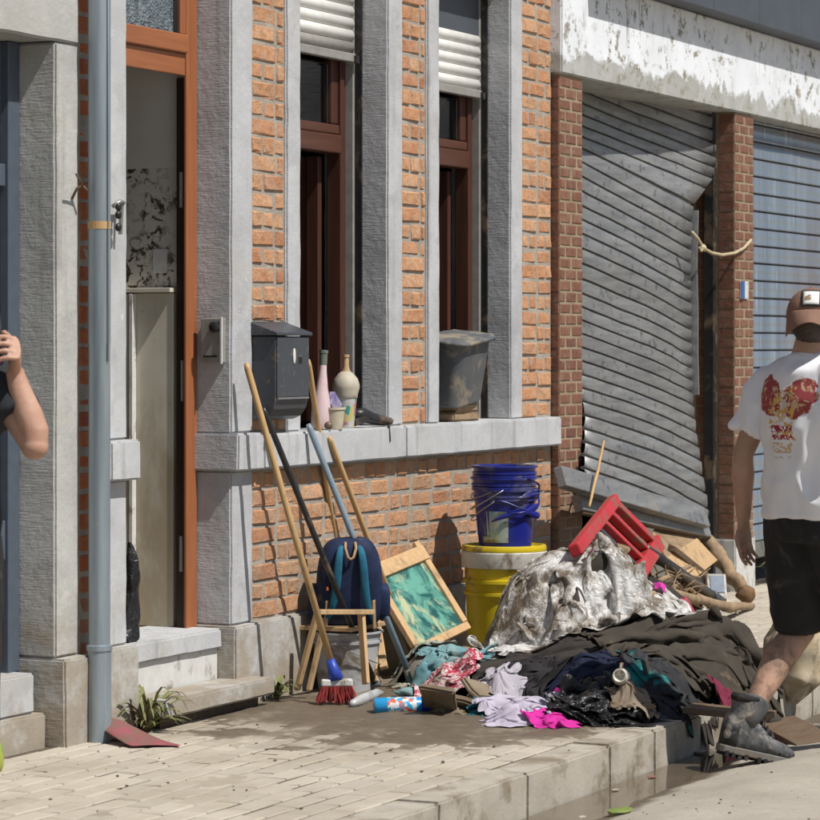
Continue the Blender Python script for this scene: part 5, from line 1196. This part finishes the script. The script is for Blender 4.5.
bodyo = kid(remesh(b, 'body', 'skin_mud', None, .0052, 2), mp)
for k in (-1,1): kid(MB().ball(Th @ Vector((.034*k,.080,.012)), .012, .008, .009, 10, 8).build('eye', 'eye', None, smooth=True), bodyo)
kid(MB().ball(Th @ Vector((0,.093,-.055)), .021, .006, .007, 10, 6).build('mouth', 'lip', None, smooth=True), bodyo)
h = MB(); h.ball((0,-.025,.015), .084, .096, .095, 20, 14); h.ball((0,-.05,-.035), .066, .05, .045, 16, 10)
for k in (-1,1): h.ball((.07*k,.01,.0), .014,.03,.04)
kid(remesh(MB().add([Th @ Vector(v) for v in h.v], h.f), 'hair', 'hair', None, .007, 2, wr(.004, 60, 60, 5)), mp)
# cap worn backwards: its front panel and brim face backwards
M['cap'] = cloth('brown_cotton_twill', (.235,.135,.095), (.19,.105,.075), .08, .8)
M['cap2'] = cloth('dark_brown_mesh', (.10,.065,.05), (.08,.05,.04), .05, .85)
Tc = Th @ Matrix.Translation((0,-.014,.014)) @ Matrix.Rotation(R(-10), 4, 'X') @ Matrix.Scale(1.06, 4)
rs = []
for i in range(9):
    a = R(90*i/8.0); rs.append([Vector((.091*math.cos(a)*math.cos(x), .108*math.cos(a)*math.sin(x), .0+.105*math.sin(a)**.9)) for x in [2*math.pi*k/28 for k in range(28)]])
rs[-1] = [Vector((.004*math.cos(x), .004*math.sin(x), .1055)) for x in [2*math.pi*k/28 for k in range(28)]]
cp = kid(MB().rings(rs, cap=False).xf(Tc).build('cap', 'cap', None, smooth=True, solid=.003), mp)
rs = []
for i in range(7):
    f = i/6; row_ = []
    for k in range(17):
        x = R(180+18+144*k/16); e = 1+f*(.62*math.sin(x-math.pi)**1.4); row_.append(Vector((.092*math.cos(x)*(1+.04*f), .108*math.sin(x)*e, .012-.058*f+.0-.022*f*abs(math.cos(x))**1.5*1.5)))
    rs.append(row_)
o = MB().rings(rs, cap=False, closed=False).xf(Tc).build('brim', 'cap', None, smooth=True, solid=.004, sub=1); kid(o, cp)
kid(MB().ball(Tc @ Vector((0,0,.106)), .008,.008,.005,10,6).build('button', 'cap', None, smooth=True), cp)
def capsurf(x, z): return Vector((x, -.1085*math.sqrt(max(.01, 1-(x/.091)**2-(z/.107)**2))-.004, z))
def patch(name, x0, x1, z0, z1, off, mat):
    m = MB(); rs = [[Tc @ (capsurf(x0+(x1-x0)*i/6, z0+(z1-z0)*j/6)+Vector((0,-off,0))) for i in range(7)] for j in range(7)]
    kid(m.rings(rs, cap=False, closed=False).build(name, mat, None, smooth=True, solid=.002), cp)
patch('patch_border', -.034, .034, .022, .085, .001, 'black_pl')
t = NT('woven_patch', .8, .2); o_ = t.obj()
r_ = t.n('ShaderNodeVectorMath', operation='LENGTH'); t.lk(t.scale(o_, (34, 0, 40), (.05,0,.0)), r_.inputs[0])
bl_ = t.step(t.math('ADD', r_.outputs['Value'], t.math('MULTIPLY', t.noise(70, 4, o_), .9)), .78, .86, 1, 0)
t.col(t.mix(bl_, (.66,.66,.64), t.mix(t.noise(120, 3, o_), (.20,.12,.07), (.36,.26,.17)))); patch('patch', -.028, .028, .028, .079, .003, t.m)
# T-shirt with back print
t = NT('white_jersey', .85, .2); o_ = t.obj(); x, y, z = t.xyz(o_)
back = t.math('LESS_THAN', y, .0)
base = t.mix(t.step(t.noise(4, 5, o_), .4, .7), (.78,.775,.79), (.72,.715,.73)); base = t.mix(t.step(t.noise(8, 8, o_, .7), .64, .72, 0, .25), base, (.45,.38,.30))
jag = t.math('MULTIPLY', t.math('SUBTRACT', t.noise(32, 3, o_), .5), .05)
ax = t.math('ABSOLUTE', x)
def box_mask(cx, hw, cz, hh, j=True):
    a = t.math('SUBTRACT', hw, t.math('ABSOLUTE', t.math('SUBTRACT', x, cx))); b_ = t.math('SUBTRACT', hh, t.math('ABSOLUTE', t.math('SUBTRACT', z, cz)))
    m_ = t.math('MINIMUM', a, b_); return t.step(t.math('ADD', m_, jag) if j else m_, 0, .002)
wing = t.n('ShaderNodeVectorMath', operation='LENGTH'); t.lk(t.scale(o_, (1/.075, 0, 1/.075), (0,0,0)), wing.inputs[0])
cxz = t.n('ShaderNodeCombineXYZ'); t.lk(t.math('DIVIDE', t.math('SUBTRACT', ax, .072), .070), cxz.inputs[0]); t.lk(t.math('DIVIDE', t.math('SUBTRACT', t.math('ADD', z, t.math('MULTIPLY', ax, -.25)), 1.325), .075), cxz.inputs[2])
t.lk(cxz.outputs[0], wing.inputs[0]); wm_ = t.step(t.math('ADD', wing.outputs['Value'], t.math('MULTIPLY', jag, 16)), .93, .99, 1, 0)
c = t.mix(t.math('MULTIPLY', wm_, back), base, t.mix(t.step(t.noise(38, 3, o_, .6, .6), .56, .60), t.mix(t.noise(40, 3, o_), (.36,.075,.075), (.25,.045,.05)), (.52,.36,.22)))
och = t.math('MULTIPLY', box_mask(0,.062,1.29,.10), t.step(t.noise(46, 2, o_, .5, .8), .50, .53)); c = t.mix(t.math('MULTIPLY', och, back), c, (.58,.36,.10))
sk = t.math('MULTIPLY', box_mask(0,.055,1.31,.07), t.step(t.noise(40, 2, t.scale(o_, (1,1,1), (.3,0,.7)), .5, .5), .56, .59)); c = t.mix(t.math('MULTIPLY', sk, back), c, (.62,.50,.38))
def letters(cz, hh, hw, col_, sx_, lo):
    global c
    v_ = t.n('ShaderNodeTexWhiteNoise', noise_dimensions='2D'); q_ = t.n('ShaderNodeVectorMath', operation='FLOOR'); t.lk(t.scale(o_, (sx_, 0, 160), (0,0,cz*3)), q_.inputs[0])
    cm = t.n('ShaderNodeSeparateXYZ'); t.lk(q_.outputs[0], cm.inputs[0]); cb = t.n('ShaderNodeCombineXYZ'); t.lk(cm.outputs[0], cb.inputs[0]); t.lk(cm.outputs[2], cb.inputs[1]); t.lk(cb.outputs[0], v_.inputs['Vector'])
    m_ = t.math('MULTIPLY', box_mask(0, hw, cz, hh, False), t.step(v_.outputs['Value'], lo, lo+.02)); c = t.mix(t.math('MULTIPLY', m_, back), c, col_)
letters(1.228, .014, .056, (.30,.03,.06), 150, .36); letters(1.198, .010, .052, (.33,.03,.07), 170, .38); letters(1.160, .020, .046, (.60,.42,.22), 130, .38); letters(1.125, .006, .04, (.55,.45,.40), 150, .62)
t.col(c); t.bump(t.noise(400, 3, o_), .15, .001); M['tshirt'] = t.m
s_ = MB()
s_.rings([ell(.905,0,.005,.182,.150), ell(.95,0,.005,.187,.150), ell(1.05,0,.005,.185,.138), ell(1.22,0,.0,.192,.138), ell(1.36,0,-.002,.198,.130), ell(1.43,0,-.004,.175,.105), ell(1.475,0,-.002,.105,.080), ell(1.50,0,.0,.075,.070)])
for S0, E0, sg in ((LS, LE, -1), (RS, RE, 1)):
    s_.tube([S0+Vector((-.06*sg,0,.0)), S0+Vector((.005*sg,0,-.005)), S0.lerp(E0,.35), S0.lerp(E0,.72)], [.075,.078,.075,.082], 18)
kid(remesh(s_, 'tshirt', 'tshirt', None, .009, 4, wr(.0175, 7.5, 4.6, 8)), mp)
kid(MB().tube([Vector((.068*math.cos(a), .004+.064*math.sin(a), 1.488+.012*math.sin(a)*-1)) for a in [2*math.pi*k/24 for k in range(25)]], .007, 8).build('collar', 'tshirt', None, smooth=True), mp)
# shorts
s_ = MB(); s_.rings([ell(.82,0,0,.155,.125), ell(.90,0,0,.172,.132), ell(.99,0,.0,.162,.120)])
for H_, K_ in ((LH,LK),(RH,RK)):
    s_.tube([H_+Vector((0,0,.03)), H_.lerp(K_,.3), H_.lerp(K_,.7), H_.lerp(K_,.98)], [.108,.112,.102,.096], 20)
kid(remesh(s_, 'shorts', 'shorts', None, .009, 3, wr(.007, 8, 6, 2)), mp)
M['sock'] = plain('grey_black_sock', (.03,.03,.032), (.16,.16,.15), sc=6, rough=.95, bsc=200, bst=.4, mud=.3, local=True)
for K_, A_ in ((LK,LA),(RK,RA)):
    u_ = (K_-A_).normalized(); o = MB().tube([A_-u_*.02, A_+u_*.04, A_+u_*.075, A_+u_*.09], [.05,.05,.052,.045], 20).build('sock', 'sock', None, smooth=True); kid(o, mp)
bl_ = boot(mp, LA+Vector((0,0,-.022)), (.40,.92), R(13), 'boot', 'sole'); br_ = boot(mp, RA, (.1,1), R(0), 'boot', 'sole')
# ---- person on the phone at the left edge
pp = person('person', 'person in a black T-shirt holding a phone to the ear at the left edge', (7.085, -.645, 0), R(122))
b = MB()
b.rings([ell(.84,0,0,.15,.115), ell(.95,0,.0,.165,.13), ell(1.06,0,.01,.155,.13), ell(1.2,0,.01,.16,.12), ell(1.32,0,.0,.165,.105), ell(1.38,0,-.005,.13,.08), ell(1.42,0,-.005,.066,.06), ell(1.50,-.015,.012,.054,.056)])
Th = head(b, (-.06,.03,1.575), R(14))
LS, LE, LW = Vector((-.165,-.005,1.335)), Vector((-.286,.115,1.125)), Vector((-.228,.095,1.345))
b.tube([LS+Vector((.03,0,.01)), LS, LS.lerp(LE,.5), LE], [.05,.056,.046,.038], 36)
b.ball(LE, .040, .042, .038, 32, 20); b.tube([LE, LE.lerp(LW,.2)+Vector((-.010,0,0)), LE.lerp(LW,.45)+Vector((-.006,0,0)), LE.lerp(LW,.8), LW], [.038,.043,.041,.031,.026], 36)
hand(b, LW+Vector((.0,.012,.012)), (-.06,.78,.58), (1,.1,-.05), -1, (1.25,.45,.25))
RS, RE, RW = Vector((.175,-.005,1.335)), Vector((.215,-.03,1.07)), Vector((.20,.06,.85))
b.tube([RS+Vector((-.03,0,.01)), RS, RS.lerp(RE,.5), RE, RE.lerp(RW,.3), RE.lerp(RW,.8), RW], [.05,.056,.047,.039,.043,.031,.027], 32)
hand(b, RW+Vector((0,0,-.02)), (0,.1,-1), (-1,0,0), 1, (.25,.3,.25))
for k in (-1,1):
    H_, K_, A_ = Vector((.085*k,0,.84)), Vector((.095*k,.02,.46)), Vector((.10*k,-.02,.09)); b.tube([H_, H_.lerp(K_,.3), K_, K_.lerp(A_,.3), A_], [.095,.09,.058,.058,.038], 18)
bodyo = kid(remesh(b, 'body', 'skin', None, .0042, 1), pp)
for k in (-1,1): kid(MB().ball(Th @ Vector((.034*k,.080,.012)), .012, .008, .009, 10, 8).build('eye', 'eye', None, smooth=True), bodyo)
kid(MB().ball(Th @ Vector((0,.093,-.055)), .021, .006, .007, 10, 6).build('mouth', 'lip', None, smooth=True), bodyo)
h = MB(); h.ball((0,-.03,.03), .086, .092, .096, 20, 14); h.ball((0,-.06,-.04), .072, .05, .06, 16, 10)
kid(remesh(MB().add([Th @ Vector(v) for v in h.v], h.f), 'hair', 'hair', None, .008, 2, wr(.005, 50, 50, 5)), pp)
M['tblack'] = plain('black_jersey', (.016,.018,.022), (.024,.026,.03), sc=9, rough=.85, bsc=300, bst=.2, mud=.05, mudc=(.2,.2,.2), local=True)
s_ = MB(); s_.rings([ell(.78,0,.0,.175,.145), ell(.90,0,.005,.19,.155), ell(1.05,0,.012,.185,.158), ell(1.2,0,.01,.185,.142), ell(1.31,0,.0,.185,.122), ell(1.37,0,-.004,.16,.10), ell(1.41,0,-.002,.10,.075), ell(1.43,0,.0,.072,.066)])
for S0, E0, sg in ((LS, LE, -1), (RS, RE, 1)): s_.tube([S0+Vector((-.06*sg,0,.0)), S0+Vector((.005*sg,0,-.005)), S0.lerp(E0,.3), S0.lerp(E0,.58)], [.07,.073,.07,.074], 18)
kid(remesh(s_, 'tshirt', 'tblack', None, .009, 4, wr(.006, 7, 4, 4)), pp)
s_ = MB(); s_.rings([ell(.78,0,0,.15,.125), ell(.90,0,0,.165,.13), ell(.97,0,0,.155,.12)])
for k in (-1,1): s_.tube([(.085*k,0,.86),(.09*k,.01,.6),(.095*k,.01,.4),(.10*k,-.01,.08)], [.105,.10,.085,.075], 20)
kid(remesh(s_, 'trousers', 'shorts', None, .011, 3, wr(.006, 8, 5, 2)), pp)
for k in (-1,1): boot(pp, Vector((.10*k,-.02,.112)), (.1*k,1), 0, 'boot', 'sole')
ph = thing('phone', 'dark smartphone with a purple edge held by the person at the left edge', 'phone', (0,0,0))
Mw = Matrix.Translation((7.085,-.645,0)) @ Matrix.Rotation(R(122), 4, 'Z')
pc = Mw @ Vector((-.185,.150,1.44)); ph.location = pc; WL[ph.name] = pc.copy()
ax_ = (Mw.to_3x3() @ Vector((.1,.25,.95))).normalized(); nx_ = (Mw.to_3x3() @ Vector((1,-.1,-.05))).normalized(); nx_ = (nx_-ax_*nx_.dot(ax_)).normalized(); wy = ax_.cross(nx_)
MB().obox(pc, wy*.036, nx_*.0035, ax_*.074).build('case', plain('purple_case', (.08,.03,.12), rough=.4), ph, .003)
MB().obox(pc-nx_*.0045, wy*.034, nx_*.001, ax_*.072).build('back_cover', 'black_pl', ph, .0008); MB().obox(pc+nx_*.0045, wy*.034, nx_*.001, ax_*.072).build('screen', 'black_pl', ph, .0008)
